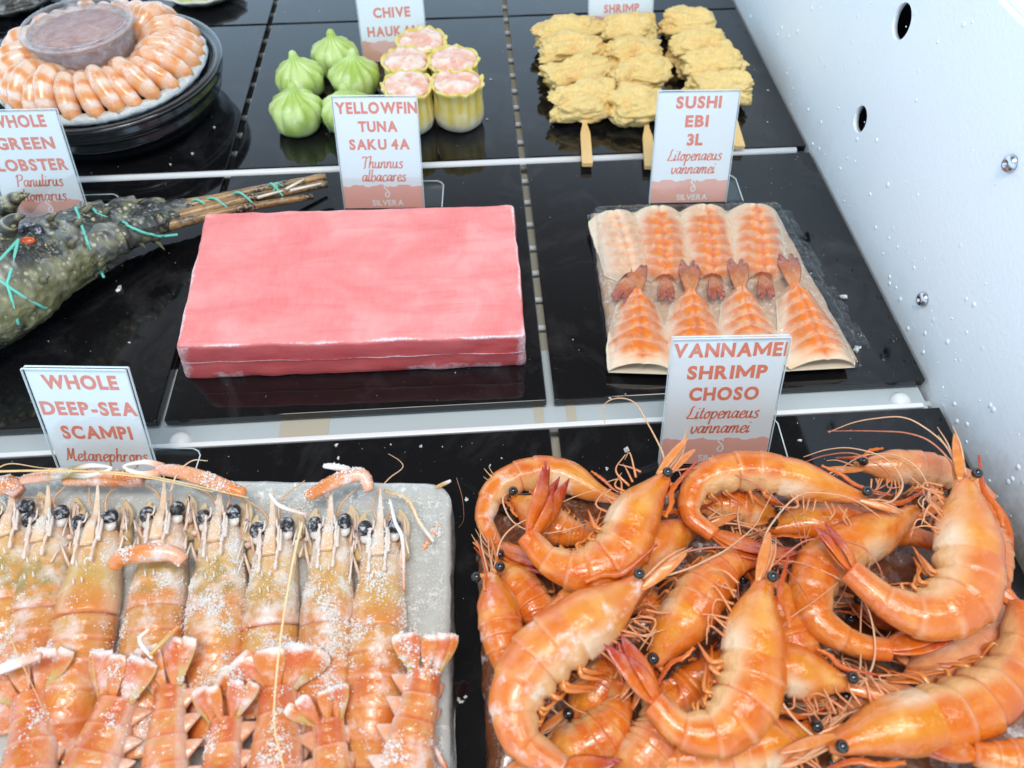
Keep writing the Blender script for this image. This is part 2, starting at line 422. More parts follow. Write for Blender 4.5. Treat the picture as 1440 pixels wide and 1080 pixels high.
# cutter in the panel's local frame
co_.parent = root; co_.matrix_parent_inverse = Matrix.Identity(4); co_.location = -V((WX, 15, -3))*CM; co_.matrix_basis = Matrix.Translation(-V((WX, 15, -3))*CM)
md.object = co_
bpy.context.view_layer.update()
dg = bpy.context.evaluated_depsgraph_get()
nm = bpy.data.meshes.new_from_object(o.evaluated_get(dg)); o.modifiers.clear(); o.data = nm
bpy.data.objects.remove(co_)
mb = rbox((WX+.34, -32, WT-1.0), (WX+2.6, 72, WT+.35), .2, 3); mb.build('top_ledge', M['white'], root, (WX, 15, -3), flat=True)
mb = MB(); mb.box((WX+2.9, -32, -3), (WX+3.2, 72, WT-2)); mb.build('hole_dark_sheet', M['dark'], root, (WX, 15, -3), flat=True)  # dark sheet added behind the panel so the holes look black inside
for yc, zc in ((4.01, 10.75), (3.72, 2.37)):
    s = MB(); rr = []
    s.lathe((0, 0, 0), [(.40, 0), (.40, .06), (.34, .2), (.20, .29), (.13, .29), (.11, .17)], 24)
    for p in s.v: p[:] = (WX-p.z, yc+p.x, zc+p.y)
    s.build('screw', M['steel'], root, (WX, 15, -3))
mb = MB(); mb.box((WX+4, -60, -80), (WX+60, 120, WT-.3)); o = mb.build('next_cabinet', M['dark'], flat=True, base=(WX+30, 0, -80))
tag(o, 'dark cabinet just beyond the white wall, seen at its top edge', 'cabinet')
for i, (p, lab) in enumerate((((1268, 562), 'white rounded plastic stud in the gap at foot of white wall'), ((252, 618), 'white rounded plastic stud seen through the clear foot of the scampi sign'))):
    b = at(*p, -.5); mb = MB(); mb.lathe((b.x, b.y, -3), [(.55, 0), (.55, 2.25), (.50, 2.5), (.32, 2.66), (.08, 2.71)], 24)
    tag(mb.build('plastic_stud', M['white'], None, (b.x, b.y, -3)), lab, 'stud', 'white plastic studs')

# ------------------------------------------------------------------ price signs
GL = {
 'a': ([[(.75,.85),(.4,1.0),(.1,.55),(.25,.08),(.55,.25),(.78,.9)],[(.8,1.0),(.72,.4),(.8,.05),(1.05,.25)]],1.0),
 'b': ([[(.2,1.9),(.12,.8),(.2,.1),(.5,0),(.78,.4),(.6,.95),(.25,.75)]],.9),
 'c': ([[(.75,.8),(.5,1.02),(.12,.6),(.25,.05),(.6,.05),(.85,.3)]],.8),
 'e': ([[(.1,.45),(.5,.55),(.68,.8),(.45,1.02),(.12,.6),(.25,.05),(.6,.05),(.85,.3)]],.8),
 'h': ([[(.25,1.9),(.15,.9),(.1,0)],[(.13,.5),(.4,.95),(.65,.9),(.6,.3),(.7,.02),(.95,.25)]],.95),
 'i': ([[(.15,1.0),(.1,.3),(.2,.02),(.45,.25)],[(.2,1.38),(.23,1.5)]],.5),
 'l': ([[(.22,1.9),(.1,.5),(.2,.02),(.45,.25)]],.45),
 'm': ([[(.1,1.0),(.08,0)],[(.1,.5),(.35,.98),(.55,.9),(.52,0)],[(.55,.5),(.8,.98),(1.0,.9),(.97,.3),(1.07,.02),(1.3,.25)]],1.32),
 'n': ([[(.1,1),(.08,0)],[(.1,.5),(.38,.98),(.62,.9),(.58,.3),(.68,.02),(.9,.25)]],.93),
 'o': ([[(.45,1.0),(.12,.6),(.3,.02),(.7,.4),(.5,1.0)],[(.5,1.0),(.85,.85)]],.88),
 'p': ([[(.12,1.0),(.1,-.8)],[(.1,.5),(.38,1.0),(.72,.65),(.45,.02),(.12,.2)]],.88),
 'r': ([[(.1,1),(.08,0)],[(.1,.5),(.35,.98),(.6,.88)]],.68),
 's': ([[(.62,.85),(.4,1.02),(.18,.78),(.45,.5),(.6,.22),(.35,-.02),(.08,.15)]],.74),
 't': ([[(.25,1.5),(.15,.4),(.25,.02),(.5,.25)],[(.0,1.0),(.48,1.02)]],.52),
 'u': ([[(.1,1),(.1,.3),(.3,.02),(.6,.4),(.65,1.0)],[(.65,1.0),(.62,.3),(.72,.02),(.95,.25)]],.97),
 'v': ([[(.08,1.0),(.15,.3),(.35,0),(.65,.5),(.65,1.0)]],.8),
 'P': ([[(.3,1.8),(.2,.9),(.15,0)],[(.0,1.5),(.4,1.85),(.95,1.7),(.85,1.1),(.25,.9)]],1.05),
 'T': ([[(.0,1.5),(.2,1.8),(.7,1.65),(1.15,1.85)],[(.65,1.7),(.5,.8),(.5,.1),(.25,0)]],1.08),
 'L': ([[(.65,1.75),(.4,1.5),(.35,.7),(.1,.1),(.5,.1),(.95,.02),(1.1,.3)]],1.1),
 'M': ([[(.0,.1),(.2,.4),(.4,1.8)],[(.4,1.8),(.6,.3)],[(.6,.3),(1.05,1.8)],[(1.05,1.8),(1.0,.5),(1.1,.02),(1.35,.25)]],1.42)}
LOGO = [[(.74,1.62),(.62,1.9),(.3,1.9),(.14,1.6),(.42,1.28),(.74,.95),(.82,.45),(.5,.05),(.18,.42),(.42,.85),(.62,.85)]]
def pen(strokes, th=.23, thin=.10, pa=.7):
    """calligraphic strokes -> 2D quads"""
    vs = []; fs = []
    for st in strokes:
        p3 = cr([V((x, y, 0)) for x, y in st], max(6, len(st)*6)); o = len(vs); n = len(p3)
        for i, p in enumerate(p3):
            t = (p3[min(i+1, n-1)]-p3[max(i-1, 0)]); t.normalize()
            nrm = V((-t.y, t.x, 0)); wd = thin+(th-thin)*abs(t.y)**pa
            vs += [p+nrm*wd*.5, p-nrm*wd*.5]
        fs += [(o+2*i, o+2*i+1, o+2*i+3, o+2*i+2) for i in range(n-1)]
    return vs, fs
def script_text(s):
    x = 0; vs = []; fs = []
    for ch in s:
        st, adv = GL[ch]; v, f = pen(st); o = len(vs)
        vs += [V((p.x+x+.18*p.y, p.y, 0)) for p in v]; fs += [tuple(i+o for i in q) for q in f]; x += adv
    return vs, fs, x
GC = {}
def block_char(ch, bold):
    if (ch, bold) in GC: return GC[ch, bold]
    if ch == 'M':
        h, a, b = .73, .185, .90
        out = [V(p+(0,)) for p in ((0, 0), (a, 0), (a, .44), (.38, .08), (.52, .08), (b-a, .44), (b-a, 0), (b, 0), (b, h), (b-.15, h), (.45, .34), (.15, h), (0, h))]
        GC[ch, bold] = (out, [tuple(range(13))]); return GC[ch, bold]
    cu = bpy.data.curves.new('t', 'FONT'); cu.body = ch; cu.size = 1; cu.offset = bold; cu.resolution_u = 4
    o = bpy.data.objects.new('t', cu); COL.objects.link(o); bpy.context.view_layer.update()
    me = bpy.data.meshes.new_from_object(o.evaluated_get(bpy.context.evaluated_depsgraph_get()))
    vs = [v.co.copy() for v in me.vertices]; fs = [tuple(p.vertices) for p in me.polygons]
    bpy.data.objects.remove(o); bpy.data.curves.remove(cu); bpy.data.meshes.remove(me)
    x0 = min(p.x for p in vs)
    for p in vs: p.x -= x0; p.z = 0
    GC[ch, bold] = (vs, fs); return GC[ch, bold]
def block_text(s, bold=.042):
    x = 0; vs = []; fs = []
    for ch in s:
        if ch == ' ': x += .26; continue
        v, f = block_char(ch, bold); o = len(vs)
        gap = .095 if ch not in 'AVTYWL' else .05
        vs += [V((p.x+x, p.y, 0)) for p in v]; fs += [tuple(i+o for i in q) for q in f]; x += max(p.x for p in v)+gap
    return vs, fs
TH = 6.8; TILT = math.radians(25)
def sign(tl, tr, label, heads, species, clip=1.0, zb=0.0, foot=True, headw=None, H=TH):
    zt = H*math.cos(TILT)+zb
    a, b = at(*tl, zt), at(*tr, zt)
    X = (b-a); X.z = 0; W = X.length; X.normalize()
    back = V((-X.y, X.x, 0)); Yv = back*math.sin(TILT)+V((0, 0, math.cos(TILT))); N = X.cross(Yv)   # N faces viewer
    O = a-Yv*H                                             # bottom left corner of the card
    base = O+X*(W/2); base.z = zb
    root = empty('price_sign', base); tag(root, label, 'sign', 'product name signs')
    P = lambda u, v, d=0: O+X*u+Yv*v+N*d
    def panel(mb, u0, v0, u1, v1, d0, d1):
        vs = [P(u, v, d) for d in (d0, d1) for u, v in ((u0, v0), (u1, v0), (u1, v1), (u0, v1))]
        mb.add(vs, [(3, 2, 1, 0), (4, 5, 6, 7), (0, 1, 5, 4), (1, 2, 6, 5), (2, 3, 7, 6), (3, 0, 4, 7)]); return mb
    panel(MB(), .04, .04, W-.04, H-.06, -.02, .02).build('card', M['paper'], root, base, flat=True)
    panel(MB(), 0, 0, W, H, .05, .17).build('front_sheet', M['acrylic'], root, base, flat=True)
    panel(MB(), 0, 0, W, H, -.19, -.05).build('back_sheet', M['acrylic'], root, base, flat=True)
    e = MB()
    for u0, u1, v0, v1 in ((0, W, H+.003, H+.025), (-.022, -.003, 0, H), (W+.003, W+.022, 0, H)):
        panel(e, u0, v0, u1, v1, .06, .16); panel(e, u0, v0, u1, v1, -.18, -.06)
    e.build('bright_edge', M['edge'], root, base, flat=True)
    if foot:
        f = MB()
        g = lambda u, d, z: V((O.x, O.y, zb))+X*u+back*d+V((0, 0, z))
        prof = [(.0, .02), (2.2, .02), (2.45, .1), (2.5, .3)]
        u0, u1 = W*.35, W+1.15
        for k in range(len(prof)-1):
            (d0, z0), (d1, z1) = prof[k], prof[k+1]
            d0 += 0; 
            f.add([g(u0, d0, z0), g(u1, d0, z0), g(u1, d1, z1), g(u0, d1, z1)], [(0, 1, 2, 3)])
            f.add([g(u0, d0, z0+.14), g(u1, d0, z0+.14), g(u1, d1, z1+.14), g(u0, d1, z1+.14)], [(0, 1, 2, 3)])
        f.build('foot', M['acrylic'], root, base, flat=True)
        e = MB(); e.tube([g(u1, 0, .08), g(u1, 2.2, .08), g(u1-.15, 2.42, .12), g(u1-.4, 2.5, .2), g(u0, 2.5, .2)], .035, 6); e.build('foot_edge', M['edge'], root, base)
    D = .026
    # colour band along the bottom, wavy upper edge
    n = 24; vs = []; 
    for k in range(n+1):
        u = .05+(W-.1)*k/n; v = H*.215+.07*math.sin(k*.9+len(label))+.04*math.sin(k*2.3)
        vs += [P(u, .05, D), P(u, v, D)]
    MB().add(vs, [(2*k, 2*k+2, 2*k+3, 2*k+1) for k in range(n)]).build('colour_band', M['band'], root, base, flat=True)
    def put(vs, fs, cx, vbase, size, name, mat, maxw=None, d=.032, sx=1.0):
        if not vs: return
        x0 = min(p.x for p in vs); x1 = max(p.x for p in vs); s = size
        wx = (x1-x0)*s*sx
        kx = sx
        if maxw and wx > maxw: kx = sx*maxw/wx
        q = []
        for p in vs:
            u = cx+(p.x-(x0+x1)/2)*s*kx; v = vbase+p.y*s
            q.append(P(min(W-.05, max(.05, u)), min(H-.07, v), d))
        return MB().add(q, fs).build(name, mat, root, base, flat=True)
    for txt, vfrac, size, wfrac in heads:
        vs, fs = block_text(txt)
        x0 = min(p.x for p in vs); x1 = max(p.x for p in vs)
        put(vs, fs, W*.51, H*vfrac, size, 'heading', M['coral'], sx=wfrac*W/((x1-x0)*size))
    for txt, vfrac, wfrac in species:
        vs, fs, ln = script_text(txt); x0 = min(p.x for p in vs); x1 = max(p.x for p in vs)
        s = H*.058
        put(vs, fs, W*.53, H*vfrac, s, 'species_name', M['coral'], sx=wfrac*W/((x1-x0)*s))
    vs, fs = pen(LOGO, .2, .08); put(vs, fs, W*.55, H*.105, H*.058, 'emblem', M['whiteink'])
    vs, fs = block_text('SILVERA', .02); put(vs, fs, W*.55, H*.03, H*.075, 'maker_name', M['whiteink'])
    return root
HS = .92
sign((926, 128), (1041, 126), 'white and coral card reading SUSHI EBI 3L, standing behind the flat shrimp pack', [('SUSHI', .855, HS, .56), ('EBI', .695, HS, .29), ('3L', .535, HS, .20)], [('Litopenaeus', .395, .70), ('vannamei', .275, .57)])
sign((466, 135), (586, 134), 'white and coral card reading YELLOWFIN TUNA SAKU 4A behind the pink block', [('YELLOWFIN', .855, HS*.95, .97), ('TUNA', .70, HS*.9, .47), ('SAKU 4A', .545, HS*.9, .73)], [('Thunnus', .375, .50), ('albacares', .255, .55)])
sign((946, 476), (1111, 473), 'white and coral card reading VANNAMEI SHRIMP CHOSO behind the heap of whole shrimp', [('VANNAMEI', .865, HS, .985), ('SHRIMP', .70, HS, .70), ('CHOSO', .535, HS, .62)], [('Litopenaeus', .385, .66), ('vannamei', .265, .55)])
sign((32, 517), (178, 519), 'white and coral card reading WHOLE DEEP-SEA SCAMPI behind the frosty scampi', [('WHOLE', .855, HS, .73), ('DEEP-SEA', .66, HS, .95), ('SCAMPI', .475, HS, .71)], [('Metanephrops', .29, .86), ('thomsoni', .155, .55)])
sign((-42, 156), (78, 153), 'white and coral card reading WHOLE GREEN LOBSTER, standing behind the lobster at left edge', [('WHOLE', .86, HS, .66), ('GREEN', .675, HS, .70), ('LOBSTER', .49, HS, .86)], [('Panulirus', .345, .58), ('homarus', .215, .55)])
sign((494, -52), (590, -56), 'white and coral card reading CHIVE HAUKAU, cut by the top of the photo', [('CHIVE', .46, HS, .56), ('HAUKAU', .27, HS, .80)], [], foot=False)
sign((829, -85), (923, -89), 'white and coral card reading SHRIMP, cut by top of photo behind the skewers', [('SHRIMP', .25, HS*.85, .55)], [], foot=False)

# ------------------------------------------------------------------ tuna block
def tuna():
    b0 = [at(262, 533, 0), at(738, 514, 0), at(722, 287, 2.8), at(288, 299, 2.8)]
    t0 = [at(246, 487, 2.8), at(739, 473, 2.8), at(723, 287, 2.8), at(288, 299, 2.8)]
    for p in b0: p.z = 0
    mb = MB(); n = 44
    def loop(c, r, z):
        pts = []
        for i in range(4):
            p, q, s = c[i-1], c[i], c[(i+1) % 4]
            d0 = (p-q); d0.z = 0; d0.normalize(); d1 = (s-q); d1.z = 0; d1.normalize()
            arc = [q+d0*r*(1-k/5)**2+d1*r*(k/5)**2 for k in range(6)]
            pts += arc
            nxt = c[(i+1) % 4]; e0 = q+d1*r; e1 = nxt-d1*r
            pts += [e0.lerp(e1, k/n) for k in range(1, n)]
        return [V((p.x, p.y, z)) for p in pts]
    rings = []; cols = []
    prof = [(0, 0, .16), (.03, .08, -.01), (.15, .3, -.05), (.45, .0, -.05), (.8, .0, -.03), (1.10, .05, -.03), (1.30, .3, -.02), (1.34, 1, -.03), (1.37, 1, -.03), (1.42, .3, -.02), (1.6, .1, -.02), (2.1, .0, -.01), (2.52, .1, .0), (2.66, .6, .015), (2.74, .95, .06), (2.79, .55, .14), (2.81, .25, .26), (2.8, .05, .6)]
    cen = sum(t0, V())/4
    for z, fr, ins in prof:
        c = [b0[i].lerp(t0[i], z/2.8) for i in range(4)]
        lp = loop(c, .28, z); out = []; cc = []
        for p in lp:
            d = V((cen.x-p.x, cen.y-p.y, 0)); dl = d.length; d.normalize()
            w = p+d*(ins*1.2)+V((nz(p, .8, 1), nz(p, .8, 2), 0))*.10+V((nz(p, 3, 1), nz(p, 3, 2), 0))*.03
            w.z += .04*nz(p, .35, 3) if z > .2 else 0
            f = fr*(.55+.9*max(0, nz(p, .45, 4)+.35))
            edge = min((p-c[i]).length for i in range(4))
            f = max(f, .85*smooth(1.1, .1, edge)*(1 if z < 2.6 else .6))
            if z < 1.2 and nz((p.x, p.y, 0), .35, 9) > .22: f = max(f, .75*smooth(1.1, .2, z))
            out.append(w); cc.append((f*.8, smooth(2.55, 2.8, z), 0))
        rings.append(out); cols.append(cc)
    top = rings[-1]
    for k in range(1, 9):
        rr = []; cc = []
        for p in top:
            q = p.lerp(V((cen.x, cen.y, 2.8)), k/9*.98); q.z = 2.8+.05*nz(q, .35, 3)+.02*nz(q, 1.5, 5); rr.append(q)
            cc.append((.18*max(0, nz(q, .22, 6)), 1, 0))
        rings.append(rr); cols.append(cc)
    mb.rings(rings, cols)
    base = V((cen.x, cen.y, 0))
    o = mb.build('tuna_block', M['tuna'], None, base)
    tag(o, 'thick rectangular block of frozen pink tuna with frosty edges and a slit along its front', 'tuna block')
tuna()

# ------------------------------------------------------------------ whole cooked shrimp
OR = (.72, .190, .014); DEEP = (.64, .105, .010); CREAM = (.76, .40, .11); WHITE = (.80, .62, .42); PINK = (.74, .27, .11); RED = (.42, .028, .014); YEL = (.72, .265, .020)
def frame(P, sgn, roll):
    out = []; n = len(P)
    for i in range(n):
        T = (P[min(i+1, n-1)]-P[max(i-1, 0)]).normalized()
        Z = V((0, 0, 1)); Z = (Z-T*Z.dot(T)).normalized()
        D = T.cross(Z)*sgn
        D, L = D*math.cos(roll)+Z*math.sin(roll), Z*math.cos(roll)-D*math.sin(roll)
        out.append((T, D, L))
    return out
BOUND = [.36, .455, .55, .645, .74, .85, 1.0]
def shrimp(label, path, width, sgn, tip, roll=.35, frosty=False, ant=2, legs=True, seed=0, rost=1.0, eyes=True, spread=.16, feel=1.35, pale=0.0, tail2=None):
    """path: (px, py, z) along the middle of the body, eye end first; tip: (px, py, z) of the tail fan"""
    rnd = random.Random(seed*17+5)
    pts = [at(x, y, z) for x, y, z in path]
    N = 110; P = cr(pts, N); F = frame(P, sgn, roll); R = width/2
    Lb = sum((P[i+1]-P[i]).length for i in range(N-1))
    base = P[N//2].copy(); base.z = max(0.0, min(p.z for p in P)-R)
    root = empty('whole_shrimp', base)
    tag(root, label, 'shrimp', 'whole cooked shrimp in the heap')
    body = M['shrimpf'] if frosty else M['shrimp']
    mb = MB(); rings = []; cols = []; K = 26
    for i, p in enumerate(P):
        s = i/(N-1); T, D, L = F[i]
        if s < .36:
            hd = R*(.26+.70*smooth(-.02, .32, s)); hv = R*(.30+.60*smooth(.0, .26, s)); wl = R*(.22+.58*smooth(-.02, .30, s)); u = s/.36; seg = -1
            if s > .345: hd *= .99; 
            if s < .02: k = .55+.45*(s/.02); hd *= k; hv *= k; wl *= k
        else:
            seg = max(k for k in range(6) if s >= BOUND[k]); u = (s-BOUND[seg])/(BOUND[seg+1]-BOUND[seg])
            tap = 1.04-.56*smooth(.50, .98, s)
            st = .955+.075*u*(1 if seg < 5 else .2)
            hd = R*.98*tap*st; hv = R*(.92*tap)*(.80+.16*math.sin(math.pi*min(1, u*1.1))); wl = R*.80*tap*st
        ring = []; cc = []
        for k in range(K):
            a = 2*math.pi*k/K; ca, sa = math.cos(a), math.sin(a)
            hh = hd if ca > 0 else hv
            q = p+D*(hh*ca)+L*(wl*sa*(1 if ca > 0 else (1-.25*ca*ca)))
            if s < .36: q += (D*ca+L*sa)*(.02*nz(q, 2.2, seed))
            ring.append(q)
            dors = ca                                              # 1 on the back, -1 on the belly
            n1 = nz((s*9+seed, dors*1.2, seed*.7), 1.0)
            if s < .36:
                c = lerp3(OR, YEL, smooth(-.3, .4, n1+.2)*.8); c = lerp3(c, (.82, .42, .10), .6*smooth(.0, .45, nz((s*11, dors*1.8, seed*2.7), 1)))
                c = lerp3(c, DEEP, smooth(.55, .95, dors)*.6)
                c = lerp3(c, WHITE, .9*smooth(.10, -.55, dors+.35*n1)*smooth(.18, .33, s))
                c = lerp3(c, PINK, .6*smooth(.1, -.8, dors)*smooth(.25, .05, s))
                c = lerp3(c, DEEP, .35*smooth(.10, .0, s))
            else:
                c = lerp3(OR, DEEP, .45*smooth(0, .6, n1+.4*math.sin(u*3.1))); c = lerp3(c, (.80, .34, .07), .55*smooth(.0, .5, nz((s*14, dors*2.2, seed*1.9), 1)))
                c = lerp3(c, lerp3(CREAM, WHITE, .35), .9*smooth(.20, -.60, dors+.3*n1))
                band = smooth(.80, .93, u)*(1-smooth(.985, 1.0, u)) if seg < 5 else 0
                c = lerp3(c, lerp3(PINK, WHITE, .35), .55*band*smooth(-.9, .3, dors)*smooth(-.35, .35, nz((s*30, dors*1.5, seed), 1)+.15))
                c = lerp3(c, DEEP, .7*smooth(.05, 0, u)*(seg > 0))
                c = lerp3(c, DEEP, .55*smooth(.86, 1.0, s))
            if pale: c = lerp3(c, (.78, .42, .26), pale)
            cc.append(c)
        rings.append(ring); cols.append(cc)
    mb.rings(rings, cols)
    mb.build('shell', body, root, base)
    T0, D0, L0 = F[3]; H0 = P[0]
    # rostrum with a toothed upper edge
    if rost:
        r0 = P[int(N*.20)]+F[int(N*.20)][1]*R*.93; r1 = P[5]+D0*R*.50; r2 = H0-T0*(1.05*rost*R)+D0*R*.50
        rp = cr([r0, P[int(N*.12)]+F[int(N*.12)][1]*R*.80, r1, r2], 26)
        mb = MB(); mb.tube(rp, lambda s: ((.03+.09*math.sin(min(1, s*1.25)*math.pi*.8))*R*(1-s*.7)+.012+(.035*R*(1-s)*(1 if int(s*26) % 3 == 0 else 0)), .045*R*(1-s)+.012), 8, lambda s: lerp3(OR, RED, s*.9), flat=D0)
        mb.build('rostrum', M['limb'], root, base)
    # eyes on short stalks
    if eyes:
        ii = int(N*.035); T, D, L = F[ii]; Wl = R*.42
        for sd in (1, -1):
            c = P[ii]-T*R*.10+D*R*.22+L*sd*(Wl+.12)
            MB().ball(c, .215, 14, 10).build('eye', M['eye'], root, base)
            MB().tube([P[ii]+D*R*.1+L*sd*Wl*.3, c-L*sd*.12], .11, 8, lerp3(OR, CREAM, .4)).build('eye_stalk', M['limb'], root, base)
    # antennal scales: two leaf-like blades pointing forward
    for sd in (1, -1):
        a = P[4]+L0*sd*R*.22-D0*R*.18
        b = H0-T0*1.5*R+L0*sd*R*.30-D0*R*(.10+.1*sd)
        mb = MB(); mb.tube(cr([a, a.lerp(b, .5)+L0*.08, b], 14), lambda s: (.02+.15*R*math.sin(math.pi*(.12+.80*s)), .03), 10, lambda s: lerp3(lerp3(OR, CREAM, .25), PINK, .6*s), flat=D0)
        mb.build('antennal_scale', M['fin'], root, base)
    # short feelers
    for q in range(3):
        a = H0-D0*R*.1*q+L0*rnd.uniform(-.2, .2)
        e = a-T0*rnd.uniform(1.2, 1.9)*R+D0*rnd.uniform(-.5, .4)*R+L0*rnd.uniform(-.3, .5)*R
        MB().tube(cr([a, a.lerp(e, .6)+D0*.12, e], 10), lambda s: .05*(1-.7*s), 6, lerp3(PINK, WHITE, .4)).build('feeler', M['limb'], root, base)
    if legs:
        for k in range(9):
            i0 = int(N*(.08+.03*k)); T, D, L = F[i0]
            a = P[i0]-D*R*.70+L*R*.25
            e1 = a-D*R*rnd.uniform(.35, .7)-T*R*rnd.uniform(-.1, .6)+L*R*rnd.uniform(-.1, .35)
            e2 = e1-T*R*rnd.uniform(-.9, .8)-D*R*rnd.uniform(-.1, .5)+L*R*rnd.uniform(-.3, .2)
            MB().tube(cr([a, e1, e2], 14), lambda s: .052*(1-.7*s), 7, lambda s: lerp3(lerp3(OR, PINK, .5), WHITE, .05+.5*s*rnd.random())).build('walking_leg', M['limb'], root, base)
        for k in range(5):
            sa = BOUND[k]+.05; i0 = int(N*sa); T, D, L = F[i0]; tp = 1-.5*smooth(.42, .98, sa)
            for sd in (1, .45, -.2):
                a = P[i0]-D*R*.72*tp+L*R*.35*sd*tp
                if rnd.random() < .28: continue
                e1 = a-D*R*rnd.uniform(.2, .4)*tp+T*R*rnd.uniform(-.1, .25)+L*.06
                e2 = a-D*R*rnd.uniform(.45, 1.0)*tp-T*R*rnd.uniform(.2, .9)*tp-L*R*rnd.uniform(.1, .4)
                MB().tube(cr([a, e1, e2], 14), lambda s: ((.03+.07*math.sin(math.pi*(.10+.8*s)))*R*tp*(1-.6*s), .03*R), 8, lambda s: lerp3(lerp3(OR, CREAM, .45), lerp3(OR, DEEP, .6), s), flat=T).build('swimmeret', M['limb'], root, base)
    # tail fan
    tipp = at(*tip); T, D, L = F[-1]; tb = P[-1]-T*.12; ax = tipp-tb; ln = ax.length; ax.normalize()
    Dp = (D-ax*D.dot(ax)).normalized(); Lp = ax.cross(Dp)
    mb = MB()
    for j, (ang, off, k, wd) in enumerate(((0, .30, .72, .10), (spread, .12, 1.0, .17), (-spread, .10, .97, .17), (spread*.45, -.10, .93, .16), (-spread*.5, -.12, .9, .16))):
        d = (ax*math.cos(ang)+Dp*math.sin(ang)).normalized(); sdv = Lp.cross(d) if False else (Dp-d*Dp.dot(d)).normalized()
        e = tb+d*ln*k+Lp*off*R*.5
        g = cr([tb+Lp*off*R*.4, tb.lerp(e, .5)+Lp*off*R*.7+Lp*.06, e], 16)
        w0 = wd*ln
        mb.tube(g, lambda s: (max(.015, w0*(math.sin(math.pi*min(1, .10+.92*s)))**.8*(1-.25*s)+.02), .055*(1-.6*s)+.012), 10, lambda s: lerp3(lerp3(OR, DEEP, .4), RED, smooth(.35, .95, s)), flat=sdv)
    mb.build('tail_fan', M['fin'], root, base)
    # long whip antennae
    for q in range(ant):
        p = H0-T0*.2-D0*R*.15+L0*(.15-.3*q); d = (-T0+D0*rnd.uniform(-.6, .6)).normalized(); g = [p]
        tw = rnd.uniform(-.65, .65)
        for st in range(6):
            d = (Matrix.Rotation(tw+rnd.uniform(-.25, .25), 3, 'Z') @ d); d.z = rnd.uniform(-.10, .16) if p.z < 5.2 else -.25
            ctr = V((27.5, -9.5, 0)); pull = V((ctr.x-p.x, ctr.y-p.y, 0)); d = (d+pull.normalized()*min(.55, pull.length*.06)).normalized(); p = p+d*feel*rnd.uniform(.6, 1.05); p.z = max(p.z, 2.6+.3*rnd.random()); g.append(p)
        MB().tube(cr(g, 40), lambda s: .036*(1-.72*s)+.008, 5, lambda s: lerp3((.62, .22, .12), (.45, .10, .05), s) if q else lerp3(WHITE, PINK, .4+.4*s)).build('antenna', M['limb'], root, base)
    return root

# frozen glaze and clear tray the heap sits in
def slab(corner_px, z, r, name, label, cat, mat, z0=.02, noise_amp=.12, sub=.6, col=(1, 1, 1)):
    c = [at(x, y, z) for x, y in corner_px]
    pts = []
    for i in range(len(c)):
        p, q, s = c[i-1], c[i], c[(i+1) % len(c)]
        d0 = (p-q).normalized(); d1 = (s-q).normalized()
        pts += [q+d0*r*(1-k/6)**2+d1*r*(k/6)**2 for k in range(7)]
        e0 = q+d1*r; e1 = s+(q-s).normalized()*r
        nn = max(2, int((e1-e0).length/sub))
        pts += [e0.lerp(e1, k/nn) for k in range(1, nn)]
    cen = sum(pts, V())/len(pts)
    rings = []
    for zz, ins in ((z0, -.02), (z0+.3, .0), (z*.6, .05), (z-.12, .08), (z, .28)):
        rings.append([V((p.x, p.y, zz+(noise_amp*.4*nz(p, 1.5, 3) if zz > .4 else 0)))+(V((cen.x-p.x, cen.y-p.y, 0)).normalized()*(ins+noise_amp*nz((p.x, p.y, zz), 1.1, 8))) for p in pts])
    top = rings[-1]
    for k in range(1, 26):
        rr = []
        for p in top:
            q = p.lerp(V((cen.x, cen.y, z)), k/26); q.z = z+noise_amp*(nz(q, .8, 2)+.6*nz(q, 2.5, 4)); rr.append(q)
        rings.append(rr)
    mb = MB(); mb.rings(rings, col)
    o = mb.build(name, mat, None, (cen.x, cen.y, 0)); tag(o, label, cat); return o
M['icew'] = m_food('amber_glaze', .3, .3, 120, .6, .001, .2, .5, frost=.40)
slab([(668, 730), (700, 690), (1000, 690), (1400, 690), (1475, 1180), (690, 1180)], 1.15, .9, 'ice_slab', 'dark amber frozen glaze slab holding the heap of whole shrimp', 'ice', M['icew'], col=(.17, .05, .014), noise_amp=.3)  # dark brown base colour shows in the gaps between the shrimp

